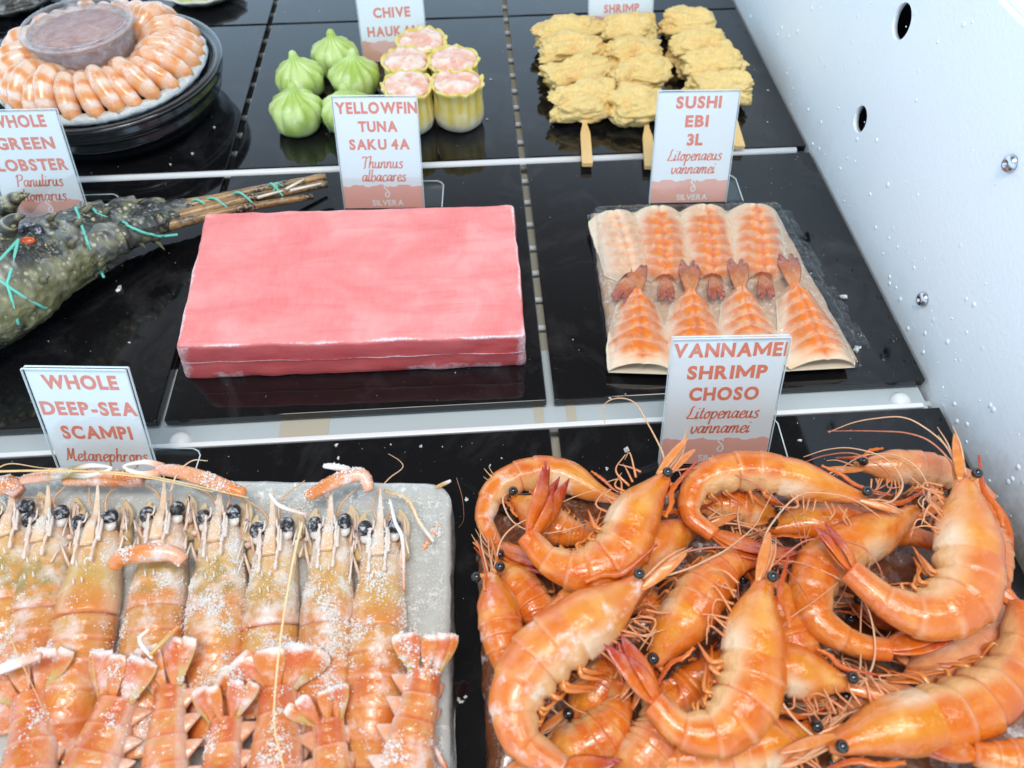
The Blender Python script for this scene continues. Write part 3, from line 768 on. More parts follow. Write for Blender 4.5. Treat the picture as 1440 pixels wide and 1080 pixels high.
SH = [
 ('curled frosty shrimp at back left corner of heap, tail pointing inward', [(872, 705, 2.0), (835, 690, 2.0), (790, 668, 2.0), (745, 668, 2.0), (700, 690, 2.0), (683, 730, 2.0), (700, 768, 2.1)], 1.6, 1, (768, 798, 2.6), dict(frosty=True, roll=.2, eyes=False, rost=.1, ant=0, seed=1, legs=False)),
 ('big curled shrimp with head raised towards the coral sign and red tail blades standing up', [(938, 668, 4.6), (915, 695, 4.4), (888, 732, 4.2), (868, 775, 4.0), (820, 800, 3.8), (772, 785, 3.8), (742, 752, 3.9)], 2.35, -1, (785, 655, 4.8), dict(seed=2, roll=.30, spread=.28)),
 ('large pale curled shrimp at left edge of heap, tail out of frame', [(903, 815, 4.6), (870, 842, 4.5), (820, 880, 4.4), (760, 930, 4.2), (728, 985, 4.1), (738, 1040, 4.0), (790, 1082, 3.9)], 2.5, 1, (880, 1082, 4.0), dict(seed=3, roll=.25, pale=.08, frosty=True)),
 ('upright curled shrimp at front centre, head up, red tail crossing left', [(1076, 815, 4.9), (1066, 858, 4.9), (1058, 915, 4.8), (1048, 975, 4.7), (1010, 1024, 4.6), (958, 1022, 4.6), (920, 985, 4.7)], 2.35, -1, (858, 896, 5.2), dict(seed=4, roll=.25)),
 ('shrimp lying level below the coral sign, head to the right and tail curled under', [(1218, 702, 4.2), (1170, 688, 4.2), (1110, 672, 4.2), (1045, 664, 4.1), (985, 680, 4.0), (972, 722, 3.9), (1005, 752, 3.9)], 1.8, 1, (1092, 782, 4.2), dict(seed=5, roll=.35)),
 ('flat translucent shrimp at very back edge of heap, tail hanging by white wall', [(1205, 656, 2.4), (1240, 655, 2.4), (1290, 660, 2.4), (1330, 668, 2.3), (1365, 680, 2.2), (1392, 705, 2.1)], 1.7, -1, (1402, 800, 1.9), dict(seed=6, roll=.4, pale=.35, ant=1)),
 ('large shrimp at right, head up by white wall and tail reaching left across its neighbour', [(1356, 672, 5.0), (1360, 712, 5.0), (1360, 775, 4.9), (1350, 835, 4.8), (1300, 862, 4.7), (1245, 842, 4.7), (1195, 800, 4.8)], 2.5, -1, (1150, 738, 5.2), dict(seed=7, roll=.22, pale=.10, rost=.9)),
 ('glossy shrimp curled in a C under the large one at right, red tail pointing right', [(1292, 716, 3.4), (1255, 738, 3.4), (1200, 768, 3.4), (1150, 810, 3.4), (1150, 868, 3.5), (1205, 905, 3.6), (1250, 912, 3.7)], 2.15, 1, (1340, 880, 4.2), dict(seed=8, roll=.40, legs=False)),
 ('wide shrimp at lower right corner, curled round with its tail by the black board', [(1165, 1052, 4.2), (1215, 1035, 4.2), (1290, 1012, 4.2), (1362, 990, 4.2), (1415, 945, 4.1), (1432, 880, 4.0), (1432, 850, 4.0)], 2.3, 1, (1386, 808, 4.1), dict(seed=10, roll=.25)),
 ('shrimp mostly cut off at lower right corner, only its red tail in view', [(1560, 1110, 4.6), (1520, 1098, 4.6), (1480, 1088, 4.6), (1440, 1078, 4.6), (1400, 1068, 4.6), (1370, 1062, 4.6)], 1.9, 1, (1280, 1034, 4.7), dict(seed=11, roll=.35, legs=False, ant=0)),
 ('half buried shrimp with spread feelers pointing right below the C shaped one', [(1195, 962, 3.9), (1150, 952, 3.8), (1100, 942, 3.7), (1050, 940, 3.5), (1000, 945, 3.2), (960, 960, 3.0)], 2.0, 1, (900, 980, 2.6), dict(seed=12, roll=.30)),
 ('shrimp lying low along the front edge, dark eye near the bottom middle', [(1145, 1025, 3.5), (1105, 1040, 3.4), (1060, 1052, 3.3), (1010, 1062, 3.2), (960, 1070, 3.1), (915, 1072, 3.0)], 2.0, 1, (850, 1062, 3.0), dict(seed=13, roll=.35, ant=1)),
 ('shrimp in centre of heap pointing down with glossy back, between two curled ones', [(918, 935, 3.6), (938, 902, 3.7), (965, 862, 3.8), (990, 825, 3.8), (1022, 795, 3.7), (1060, 780, 3.5)], 2.2, 1, (1130, 775, 3.2), dict(seed=14, roll=.55)),
 ('frosty shrimp standing at left rim, head up, back towards viewer', [(690, 805, 2.9), (698, 840, 2.9), (706, 885, 2.9), (716, 930, 2.8), (735, 980, 2.7)], 2.0, 1, (760, 1040, 2.4), dict(seed=15, roll=1.1, frosty=True, ant=1)),
 ('deep orange shrimp under the raised head of the big curled one, back only', [(985, 735, 2.9), (950, 752, 2.9), (905, 782, 2.8), (855, 815, 2.7), (805, 850, 2.6), (760, 880, 2.5)], 2.3, 1, (720, 930, 2.3), dict(seed=17, roll=.5, legs=False)),
 ('buried shrimp seen through the hollow of the pale one at left edge', [(760, 1075, 2.9), (800, 1055, 2.9), (840, 1030, 2.9), (865, 1000, 2.9), (872, 960, 2.9)], 1.9, 1, (856, 905, 2.9), dict(seed=18, roll=.4, legs=False, ant=0)),
 ('buried shrimp between the upright centre one and the C shaped one', [(1060, 800, 2.9), (1090, 840, 2.9), (1115, 890, 2.8), (1140, 935, 2.8), (1190, 965, 2.7)], 2.1, 1, (1260, 980, 2.6), dict(seed=19, roll=.5, ant=1)),
 ('pinkish shrimp buried at right below the large one, legs showing', [(1270, 965, 2.8), (1310, 945, 2.8), (1360, 925, 2.8), (1400, 890, 2.7), (1415, 840, 2.6)], 2.1, 1, (1400, 790, 2.5), dict(seed=20, roll=.2, pale=.5, ant=1)),
 ('buried orange shrimp low in the heap behind the C shaped one', [(1080, 745, 2.5), (1130, 735, 2.5), (1190, 735, 2.5), (1250, 745, 2.5), (1310, 760, 2.4)], 2.0, 1, (1370, 790, 2.4), dict(seed=21, roll=.5, legs=False)),
 ('buried shrimp at bottom edge between pale left hand one and the low front one', [(860, 1100, 3.0), (900, 1060, 3.0), (920, 1020, 3.0), (915, 970, 3.0)], 1.9, 1, (880, 940, 3.2), dict(seed=22, roll=.4, legs=False, ant=0, pale=.2)),
 ('buried shrimp near lower right, under the wide curled one', [(1180, 985, 2.8), (1240, 990, 2.8), (1300, 1000, 2.8), (1360, 1040, 2.7)], 2.1, 1, (1420, 1075, 2.5), dict(seed=23, roll=.4, ant=1, pale=.3)),
]
SH += [
 ('buried shrimp inside the ring of the frosty curled one', [(720, 700, 2.0), (755, 722, 2.0), (795, 745, 2.0), (840, 755, 2.0)], 1.9, 1, (880, 760, 1.9), dict(seed=41, roll=.5, ant=1)),
 ('buried shrimp low beside the frosty upright one at left rim', [(700, 790, 1.9), (735, 830, 2.0), (760, 870, 2.0), (755, 920, 2.0)], 2.0, 1, (740, 960, 2.0), dict(seed=42, roll=.6, ant=0)),
 ('buried shrimp in the bend of the level one below the coral sign', [(1090, 722, 2.5), (1050, 715, 2.6), (1010, 712, 2.6), (985, 720, 2.4)], 1.7, 1, (950, 745, 2.3), dict(seed=43, roll=.5, ant=1)),
 ('buried shrimp in the dark hollow of the C shaped one', [(1200, 850, 2.2), (1240, 855, 2.2), (1285, 850, 2.2), (1320, 830, 2.2)], 1.9, 1, (1350, 800, 2.0), dict(seed=44, roll=.4, ant=0)),
 ('buried shrimp in the bend of the upright one at front centre', [(1000, 940, 2.6), (975, 970, 2.7), (950, 985, 2.7), (930, 960, 2.7)], 1.8, 1, (915, 930, 2.6), dict(seed=45, roll=.4, ant=1)),
 ('buried shrimp with pale legs between right rim and the wide curled one', [(1290, 935, 2.4), (1330, 955, 2.4), (1375, 945, 2.4), (1405, 905, 2.4)], 1.9, -1, (1420, 860, 2.3), dict(seed=46, roll=.2, pale=.3, ant=2)),
 ('buried shrimp in the middle left below the big red tailed one', [(800, 850, 2.2), (850, 830, 2.3), (900, 840, 2.3), (935, 870, 2.3)], 2.1, 1, (950, 905, 2.3), dict(seed=47, roll=.5, ant=1)),
 ('buried shrimp at the right rim beneath the hanging tail', [(1330, 700, 1.9), (1370, 740, 1.9), (1395, 790, 1.9), (1405, 840, 1.9)], 1.9, -1, (1420, 890, 1.9), dict(seed=48, roll=.4, ant=0, pale=.3)),
 ('buried shrimp at the bottom edge in the hollow of the pale one', [(800, 1010, 2.2), (830, 980, 2.2), (850, 940, 2.2), (840, 900, 2.2)], 1.9, 1, (815, 870, 2.2), dict(seed=49, roll=.5, ant=1))]
for lab, path, wd, sg, tip, kw in SH: shrimp(lab, path, wd, sg, tip, **kw)

# ------------------------------------------------------------------ scampi
S_OR = (.73, .255, .055); S_DK = (.64, .165, .03); S_YE = (.60, .39, .11); S_PK = (.78, .38, .22); S_OL = (.34, .26, .07); S_WH = (.86, .80, .74); S_RED = (.62, .10, .04)
FROST_SRC = []
def keep(mb): FROST_SRC.append((list(mb.v), list(mb.f)))
def scampi_head(label, path, width, seed, olive=.3, abd=True, frost=True, spine=1.0):
    """dorsal side up, head first: path (px, py) of the back line; lies on the frozen slab"""
    rnd = random.Random(seed)
    zt = 3.3; h = width*.46
    pts = [at(x, y, zt+dz) for x, y, dz in path]
    P = cr(pts, 90); P = [p-V((0, 0, h)) for p in P]
    N = len(P); base = V((P[30].x, P[30].y, 1.6)); root = empty('scampi', base); tag(root, label, 'scampi', 'frozen scampi on the slab')
    Ltot = sum((P[i+1]-P[i]).length for i in range(N-1)); cl = 4.3          # carapace length, cm
    def fr(i):
        T = (P[min(i+1, N-1)]-P[max(i-1, 0)]).normalized(); S = T.cross(V((0, 0, 1))).normalized(); return T, S, S.cross(T)
    mb = MB(); rings = []; cols = []; K = 28; ab = MB(); ar = []; ac = []
    for i in range(N):
        d = Ltot*i/(N-1); T, S, U = fr(i); W = width/2
        if d < cl: f = (.44+.30*smooth(0, cl*.35, d)+.22*smooth(cl*.3, cl*.95, d))*(1-.035*math.exp(-((d-cl*.56)/.10)**2))*(1 if d < cl-.1 else .985)
        else:
            u = ((d-cl)/.92) % 1; f = (.97-.26*smooth(1.5, 7.5, d-cl))*(.985+.03*u-.03*math.exp(-((u-.5)/.06)**2))
        ring = []; cc = []
        for k in range(K):
            a = 2*math.pi*k/K; c, s = math.cos(a), math.sin(a)
            q = P[i]+S*(W*f*c*(1.0 if s > -.2 else .9))+U*(h*f*(s if s > 0 else s*.8))
            if d < cl:
                kx = .05*max(0, 1-abs(abs(c)-.35)/.12)*smooth(cl*.75, cl*.3, d)*(s > 0)      # two keels
                q += U*kx*1.2+U*.03*nz(q, 2.5, seed)
            ring.append(q)
            n1 = nz(q, .9, seed); n2 = nz(q, 2.6, seed+3)
            if d < cl:
                t_ = d/cl
                col = lerp3(S_OR, S_YE, (.5+.4*smooth(-.3, .4, n1))*smooth(1.05, .70, t_))
                col = lerp3(col, S_OL, .95*olive*smooth(.35, .70, t_)*smooth(.98, .85, t_)*smooth(-.25, .45, n2+.1))
                col = lerp3(col, (.74, .50, .26), .6*smooth(.62, .5, t_)); col = lerp3(col, S_PK, .35*smooth(.40, .1, t_)); col = lerp3(col, S_WH, .35*smooth(.6, 1, abs(c)))
            else:
                u = ((d-cl)/.92) % 1
                col = lerp3(S_OR, S_DK, smooth(-.2, .5, n1)); col = lerp3(col, S_YE, .35*smooth(0, .6, -n1)+.45*smooth(2.2, 0, d-cl)); col = lerp3(col, S_PK, .7*smooth(.80, .95, u)); col = lerp3(col, S_DK, .9*smooth(.10, .0, u))
            cc.append(col)
        if d <= cl+.01: rings.append(ring); cols.append(cc)
        if d >= cl-.06 and abd: ar.append(ring); ac.append(cc)
    mb.rings(rings, cols); keep(mb); mb.build('carapace', M['scampihead'] if seed in (33, 38) else M['scampifr'], root, base)
    if ar: ab.rings(ar, ac); keep(ab); ab.build('abdomen', M['scampi'], root, base)
    T, S, U = fr(4); H = P[0]; h0 = h*.55; W0 = width*.20
    mb = MB()
    mb.tube(cr([P[int(N*1.6/Ltot)]+U*h*.85, P[int(N*.7/Ltot)]+U*h*.80, H+U*h0*1.0, H-T*.8+U*h0*1.1, H-T*1.55*spine+U*h0*1.4], 24), lambda s: (.30*(1-s)**.9+.02, .12*(1-s)+.018), 8, lambda s: lerp3((.76, .46, .20), S_WH, .15+.4*s), flat=S)
    for sd in (1, -1):
        mb.tube(cr([P[int(N*1.5/Ltot)]+U*h*.88+S*sd*width*.17, P[int(N*.6/Ltot)]+U*h*.8+S*sd*width*.17, H+T*.35+U*h0*1.35+S*sd*W0*.55, H-T*.05+U*h0*1.35+S*sd*W0*.48], 16), lambda s: .085*(1-.8*s)+.012, 6, lambda s: lerp3(S_PK, S_WH, .7))
        mb.tube(cr([P[int(N*.8/Ltot)]+U*h*.35+S*sd*width*.42, H+T*.4+U*h0*.3+S*sd*width*.42, H-T*.25+U*h0*.5+S*sd*width*.42], 14), lambda s: .13*(1-.85*s)+.012, 6, lambda s: lerp3(S_PK, S_WH, .5))
        for dd in (2.5, 3.2): 
            i = int(N*dd/Ltot); mb.tube([P[i]+U*h*.97+S*sd*.16, P[i]+U*(h+.10)+S*sd*.16-T*.20], lambda s: .045*(1-.8*s), 5, S_WH)
    for sd in (1, -1):
        mb.tube(cr([P[int(N*q/Ltot)]+U*h*(.99 if q > 1.5 else .90)+S*sd*width*(.155-.02*q/2) for q in (2.35, 1.9, 1.4, .9, .45)], 18), lambda s: .055+.02*math.sin(s*20), 6, lambda s: lerp3(S_PK, S_WH, .65))
    keep(mb); mb.build('spines', M['scampihead'], root, base)
    for sd in (1, -1):
        c = H+T*.22+S*sd*.62+U*h0*1.0
        e = MB(); e.ball(c, (.30, .36, .32), 18, 12); e.build('eye', M['eyef'], root, base)
        e = MB(); e.ball(c+T*.36-U*.12-S*sd*.05, (.26, .26, .18), 12, 8, (.74, .70, .66)); e.build('eye_socket', M['limb'], root, base)
        for q in range(1):
            a = H-T*.2+S*sd*(.18+.16*q)+U*h0*.4; e1 = a-T*rnd.uniform(.5, .9)+U*.25+S*sd*rnd.uniform(0, .4); e2 = e1-T*rnd.uniform(.2, .9)+S*sd*rnd.uniform(-.4, 1.2)+U*rnd.uniform(-.1, .2)
            MB().tube(cr([a, e1, e2], 14), lambda s: .05*(1-.75*s)+.008, 5, lerp3(S_PK, S_YE, .3)).build('antennule', M['limb'], root, base)
        # scale beside the eye
        a = H+T*.75+S*sd*width*.37+U*h0*.1; MB().tube(cr([a, a-T*.8+S*sd*.06, a-T*1.55-S*sd*.12], 14), lambda s: (.02+.26*math.sin(math.pi*min(1, .2+.75*s)), .07*(1-.7*s)+.012), 8, lambda s: lerp3(S_YE, S_WH, .35), flat=S).build('antennal_scale', M['limb'], root, base)
        MB().tube(cr([P[int(N*1.4/Ltot)]+S*sd*width*.36-U*.1, H+T*.5+S*sd*width*.37-U*.1, H-T*.5+S*sd*width*.30], 14), lambda s: .34*(1-.55*s), 10, lambda s: lerp3((.66, .46, .20), S_WH, .3*s)).build('cheek', M['scampihead'], root, base)
        # thin walking legs folded alongside
        for q in range(2):
            i = int(N*(1.2+1.0*q)/Ltot); a = P[i]+S*sd*(W0*1.7)+U*.1
            e1 = a-T*rnd.uniform(.6, 1.5)+S*sd*rnd.uniform(.1, .35)+U*rnd.uniform(.3, .75); e2 = e1+T*rnd.uniform(.3, 1.3)+S*sd*rnd.uniform(-.25, .25)+U*.1
            MB().tube([a, a.lerp(e1, .5)+U*.04, e1, e1.lerp(e2, .5), e2], lambda s: .075*(1-.6*s), 6, lambda s: lerp3(S_PK, S_WH, .4+.4*s)).build('walking_leg', M['limb'], root, base)
    return root
def scampi_tail(label, path, width, fan, seed, side=0, ztop=4.1, fanw=1.0, fanside=(1, 1)):
    """lies head out of frame, tail fan pointing away; path from the fan root towards the viewer; fan (px, py)"""
    rnd = random.Random(seed); h = width*.45
    pts = [at(x, y, ztop+dz) for x, y, dz in path]; P = [p-V((0, 0, h)) for p in cr(pts, 80)]
    N = len(P); base = V((P[20].x, P[20].y, 2.0)); root = empty('scampi', base); tag(root, label, 'scampi', 'frozen scampi on the slab')
    Lt = sum((P[i+1]-P[i]).length for i in range(N-1)); SEG = .86
    def fr(i):
        T = (P[min(i+1, N-1)]-P[max(i-1, 0)]).normalized(); S = T.cross(V((0, 0, 1))).normalized(); U = S.cross(T)
        r = .35*side; return T, S*math.cos(r)+U*math.sin(r), U*math.cos(r)-S*math.sin(r)
    rings = []; cols = []; K = 28; mb = MB()
    for i in range(N):
        d = Lt*i/(N-1); T, S, U = fr(i); u = (d/SEG) % 1; g = (.66+.34*smooth(0, 3.6, d))*(1.012-.026*u)
        ring = []; cc = []
        for k in range(K):
            a = 2*math.pi*k/K; c, s = math.cos(a), math.sin(a)
            q = P[i]+S*(width/2*g*c)+U*(h*g*(s if s > 0 else s*.8))
            if s > 0: q -= U*(.035*smooth(.42, .5, u)*smooth(.58, .5, u))
            q += U*.02*nz(q, 3, seed)
            ring.append(q); n1 = nz(q, 1.1, seed); n2 = nz(q, 3.5, seed)
            col = lerp3(S_OR, S_DK, smooth(-.1, .5, n1)); col = lerp3(col, S_PK, .5*smooth(.0, .5, -n1+.2*n2)); col = lerp3(col, S_YE, .35*smooth(.0, .5, n2))
            col = lerp3(col, S_PK, .85*smooth(.14, .0, u)); col = lerp3(col, S_RED, .55*smooth(.86, .97, u)); col = lerp3(col, S_WH, .4*smooth(.75, 1, abs(c)))
            if d < SEG: col = lerp3(col, S_RED, .55*smooth(.1, .35, abs(abs(c)-.55)*-1+.5))
            cc.append(col)
        rings.append(ring); cols.append(cc)
    mb.rings(rings, cols); keep(mb); mb.build('abdomen', M['scampi'], root, base)
    # side points of the segments
    k = 0
    while (k+.55)*SEG < Lt:
        i = int(N*((k+.62)*SEG)/Lt); i = min(i, N-2); T, S, U = fr(i); g = .66+.34*smooth(0, 3.6, k*SEG)
        for sd in (1, -1):
            a = P[i]+S*sd*width*.40*g-U*.05; e = a+S*sd*(.50*(1.3 if sd*side > 0 else .75))-T*.25-U*.22
            MB().tube(cr([a, a.lerp(e, .5)+U*.05, e], 10), lambda s: (.40*(1-s)**.8+.01, .10*(1-s)+.02), 8, lambda s: lerp3(lerp3(S_OR, S_PK, .6), S_WH, .05+.5*s*s), flat=T).build('side_plate', M['scampi'], root, base)
        k += 1
    # tail fan: telson and four blades with a pale hairy fringe
    tip = at(fan[0], fan[1], ztop-.1); T, S, U = fr(0); ax = tip-(P[0]+U*h*.3); ln = ax.length; ax.normalize(); Sp = (S-ax*S.dot(ax)).normalized(); Up = Sp.cross(ax); Up = Up if Up.z > 0 else -Up
    def blade(ang, off, k, w, nm, c0, c1, up):
        d = (ax*math.cos(ang)+Sp*math.sin(ang)).normalized(); sd = (Sp-d*Sp.dot(d)).normalized()
        o = P[0]+U*h*.25+Sp*off*width*.30+T*.1; n = 18; rr = []; cc = []; KK = 20
        for i in range(n+1):
            s = i/n; ww = w*ln*(.38+.62*smooth(0, .75, s))*(1-.22*smooth(.86, 1.0, s)); p = o+d*(ln*k*s)+Up*(up*.6+.12*math.sin(s*2.6)); ring = []; cl = []
            for j in range(KK):
                a = 2*math.pi*j/KK; q = p+sd*ww*math.cos(a)+Up*(.07*math.sin(a)+.05*(1-abs(math.cos(a)))*math.sin(a)); q += d*(.10*nz((math.cos(a)*4, s*3, seed+ang*5), 1)*smooth(.8, 1, s)); ring.append(q)
                n1 = nz(q, 1.8, seed); c = lerp3(c0, c1, smooth(.1, .7, s+.35*n1)*smooth(1.05, .6, abs(math.cos(a)))); c = lerp3(c, S_WH, .8*smooth(.84, .97, s+.12*n1)); cl.append(lerp3(c, S_PK, .25*smooth(.80, 1, abs(math.cos(a)))))
            rr.append(ring); cc.append(cl)
        b = MB(); b.rings(rr, cc); keep(b); b.build(nm, M['scampi'], root, base)
    blade(0, 0, .96, .33*fanw, 'telson', S_OR, lerp3(S_OR, S_DK, .5), .16)
    for sd in (1, -1):
        f = fanside[0] if sd > 0 else fanside[1]
        if f <= 0: continue
        blade(sd*.46*f, sd*.6, 1.0, .34*fanw, 'tail_blade', S_OR, lerp3(S_RED, S_OR, .35), .04)
        blade(sd*.82*f, sd*.9, 1.0, .30*fanw, 'tail_blade', S_YE, lerp3(S_OR, S_DK, .6), -.08)
    return root
t = NT('clear_frosted_ice')
sp = t.math('MULTIPLY', t.ramp(t.noise(330, 6, .8), (.52, 0), (.62, 1)), t.ramp(t.noise(60, 3), (.38, .15), (.62, 1)))
t.set(Base_Color=t.mix(sp, (.53, .54, .51), (.92, .92, .90)), Roughness=t.math('ADD', t.math('MULTIPLY', sp, .3), .22), Subsurface_Weight=.7, Subsurface_Radius=(.010, .011, .011), Subsurface_Scale=1.0, Coat_Weight=.4, IOR=1.31)
t.bump(t.math('ADD', sp, t.noise(150, 3)), .35, .0008); M['clearice'] = t.m
slab([(-200, 664), (636, 678), (632, 1180), (-260, 1180)], 1.95, 1.1, 'ice_slab', 'pale frosted ice slab with rounded corner under the rows of scampi', 'ice', M['clearice'])
hd = [
 ('frosty olive headed scampi at left edge, half out of frame', [(6, 705, 0), (0, 780, 0), (-12, 860, -.1), (-25, 940, -.4)], 2.48, 31, .8),
 ('olive headed scampi between the left edge and the clean tan one', [(56, 712, 0), (46, 780, 0), (34, 850, -.1), (20, 930, -.2), (12, 1020, -.5)], 2.53, 32, .9),
 ('smooth tan scampi with clean shiny shell and two clear black eyes', [(126, 716, .15), (116, 780, .15), (103, 850, .1), (88, 920, 0), (70, 990, 0), (60, 1060, -.4)], 2.58, 33, .05),
 ('scampi with a curled orange claw lying across its frosty head', [(222, 706, 0), (215, 770, 0), (206, 840, -.1), (196, 910, -.2), (188, 990, -.3), (182, 1060, -.5)], 2.48, 34, .6),
 ('scampi with heavily frosted white and yellow green head, left of the wide tail fan', [(302, 710, .05), (298, 775, .1), (293, 840, .1), (292, 900, 0), (294, 960, -.2), (290, 1040, -.5)], 2.48, 35, .8),
 ('scampi whose frosty brown head lies above the widest tail fan', [(378, 728, 0), (376, 790, 0), (370, 850, -.1), (368, 930, -.3), (366, 1000, -.6)], 2.48, 36, .5),
 ('slim scampi with an orange spike between its eyes, second head from right', [(461, 722, .05), (458, 780, .05), (454, 840, .05), (452, 900, -.1), (448, 970, -.1), (446, 1050, -.5)], 2.28, 37, .25),
 ('rightmost whole scampi head with a tuft of pale feelers, beside the bare ice', [(532, 728, .1), (530, 790, .1), (527, 850, .05), (523, 920, 0), (518, 1000, -.1), (512, 1090, -.5)], 2.33, 38, .1)]
for lab, p, wd, sd, ol in hd: scampi_head(lab, p, wd, sd, ol)
tl_ = [
 ('scampi tail at the left edge with dark red fan and thick pale feeler across it', [(26, 950, 0), (26, 1010, 0), (16, 1085, 0), (10, 1180, 0)], 2.1, (24, 892), 51, 0, .95, (.9, .9)),
 ('pale pink scampi tail slanting down to the left, fan against the clean tan one', [(150, 955, .1), (130, 1005, .1), (105, 1065, .1), (85, 1170, .1)], 2.5, (172, 888), 52, -.6, .95, (.3, .5)),
 ('orange scampi tail with a bent white leg on its fan', [(228, 940, 0), (224, 990, 0), (219, 1065, 0), (214, 1170, 0)], 1.85, (214, 876), 53, -.8, .85, (.25, .75)),
 ('narrow orange scampi tail with white fringed fan blade on its left', [(308, 985, 0), (304, 1030, 0), (298, 1085, 0), (292, 1180, 0)], 1.85, (300, 932), 54, -.4, .85, (.15, .95)),
 ('big scampi tail with the widest spread fan and a long straw feeler', [(380, 956, .15), (381, 1000, .15), (377, 1070, .15), (372, 1170, .1)], 2.25, (378, 893), 55, 0, 1.1, (1.1, 1.1)),
 ('red orange scampi tail with frosty fan blade spread to its right', [(455, 988, .05), (458, 1030, .05), (462, 1085, .05), (466, 1170, 0)], 1.75, (455, 938), 56, .6, .85, (.95, .2)),
 ('rightmost scampi tail with row of white side points along the ice edge', [(594, 915, .1), (586, 960, .1), (572, 1025, .1), (560, 1130, .1)], 2.0, (606, 860), 57, .9, .85, (.6, .3))]
for lab, p, wd, fan, sd, side, fw, fs in tl_:
    dy = 6 if sd == 55 else 20
    scampi_tail(lab, [(x, y+dy, z-.25) for x, y, z in p], wd*.94, (fan[0], fan[1]+dy+4), sd, side, ztop=4.0, fanw=fw*(.95 if sd == 55 else .76), fanside=fs)

# loose claws and feelers lying over the heads
def claw(label, px, r, c0, c1, pinch=True, seed=0):
    pts = [at(*p) for p in px]; base = pts[0].copy()
    root = empty('scampi_claw', base); tag(root, label, 'claw', 'loose scampi claws')
    g = cr(pts, 30)
    mb = MB(); mb.tube(g, lambda s: r*(.75+.35*math.sin(math.pi*s))*(1 if s > .03 else .7), 12, lambda s: lerp3(c0, c1, smooth(.4, 1, s))); keep(mb); mb.build('arm', M['scampi'], root, base)
    if pinch:
        T = (g[-1]-g[-5]).normalized(); S = T.cross(V((0, 0, 1))).normalized(); e = g[-1]
        for sd in (1, -1):
            MB().tube(cr([e+S*sd*r*.45-T*.15, e+S*sd*r*.95+T*.55, e+S*sd*r*.55+T*1.2, e+S*sd*r*.02+T*1.55], 16), lambda s: r*.55*(1-.75*s)+.02, 8, lambda s: lerp3(c1, S_WH, smooth(0, .5, s))).build('pincer', M['limb'], root, base)
    return root
claw('orange claw arm with white pincers reaching left under the scampi sign', [(345, 695, 3.4), (300, 678, 3.6), (255, 664, 3.7), (222, 660, 3.7)], .30, S_OR, S_PK)
claw('greenish white claw at far left lying along the back edge', [(30, 676, 3.3), (70, 668, 3.5), (105, 664, 3.5)], .26, S_PK, S_OL)
claw('stout orange claw with a bent white finger above the slim scampi', [(430, 700, 3.3), (470, 678, 3.6), (508, 668, 3.7), (520, 690, 3.5)], .30, S_OR, S_PK, False)
claw('thin white claw tip standing clear of the slab behind the slim scampi', [(500, 664, 3.6), (478, 658, 3.7), (455, 655, 3.8)], .13, S_WH, S_WH, False)
claw('curled salmon coloured claw lying across a frosty head', [(160, 800, 3.9), (168, 786, 4.1), (200, 778, 4.2), (240, 778, 4.1), (258, 790, 3.9)], .34, S_OR, S_PK, False)
claw('orange leg piece lying behind the clean tan scampi', [(90, 676, 3.0), (140, 672, 3.1), (200, 676, 3.1)], .34, S_OR, S_DK, False)
claw('pale peach limb lying at far left over the red tail fan', [(-20, 950, 4.6), (20, 934, 4.7), (58, 922, 4.7)], .17, S_WH, S_PK, False)
claw('small bent white leg on a red tail fan', [(214, 926, 4.5), (196, 900, 4.6), (209, 885, 4.6)], .06, S_WH, S_WH, False)
claw('short tan stick of leg beside the bent white one', [(210, 922, 4.55), (252, 880, 4.5)], .085, S_YE, S_OR, False)
claw('white and yellow leg bent over the bare ice at right', [(540, 690, 2.9), (572, 702, 3.0), (590, 735, 2.7), (610, 762, 2.4)], .10, S_YE, S_WH, False)
claw('long bent white leg standing beside the rightmost head', [(548, 702, 3.4), (556, 735, 3.4), (566, 760, 3.2), (568, 830, 2.8)], .075, S_WH, S_PK, False)
claw('orange leg stub frozen in the bare ice', [(618, 738, 1.9), (600, 765, 1.9), (592, 780, 1.8)], .15, S_PK, S_OR, False)
claw('white leg tip lying on the slab by its rounded corner', [(612, 686, 2.0), (634, 676, 2.1)], .09, S_YE, S_WH, False)
claw('thin dark leg sticking out of the lower right ice', [(608, 1045, 2.6), (632, 1090, 2.4)], .10, S_PK, S_RED, False)
claw('rusty claw joint at far left behind the olive heads', [(-10, 690, 3.0), (12, 682, 3.2), (28, 694, 3.0)], .38, S_OR, S_DK, False)
claw('white leg tip resting by the slim scampi eye', [(378, 694, 3.8), (395, 712, 3.9), (432, 724, 3.8)], .07, S_WH, S_PK, False)
def feeler(label, px, r, c):
    g = cr([at(*p) for p in px], 40); o = MB().tube(g, lambda s: r*(1-.6*s), 6, c).build('feeler', M['limb'], None, g[0]); tag(o, label, 'feeler', 'loose scampi feelers')
feeler('upper of two long straw coloured feelers crossing the scampi heads from left', [(-10, 663, 4.3), (80, 662, 4.3), (200, 668, 4.4), (350, 700, 4.2)], .05, (.86, .56, .26))
feeler('lower long straw coloured feeler crossing the scampi heads from left', [(140, 664, 4.3), (220, 674, 4.3), (300, 692, 4.2)], .045, (.86, .56, .26))
feeler('thin feeler arching over the board at far left', [(-10, 662, 3.6), (15, 652, 3.8), (60, 658, 3.8), (110, 660, 3.6)], .03, (.80, .46, .22))
feeler('long straw coloured feeler running down the widest tail fan', [(425, 734, 4.2), (412, 790, 4.4), (397, 880, 5.0), (388, 960, 4.9), (386, 1020, 4.9), (400, 1085, 4.8)], .055, (.88, .66, .36))
feeler('red brown feeler crossing the narrow tail', [(318, 905, 4.6), (280, 960, 4.8), (215, 1035, 4.8)], .028, (.72, .32, .12))
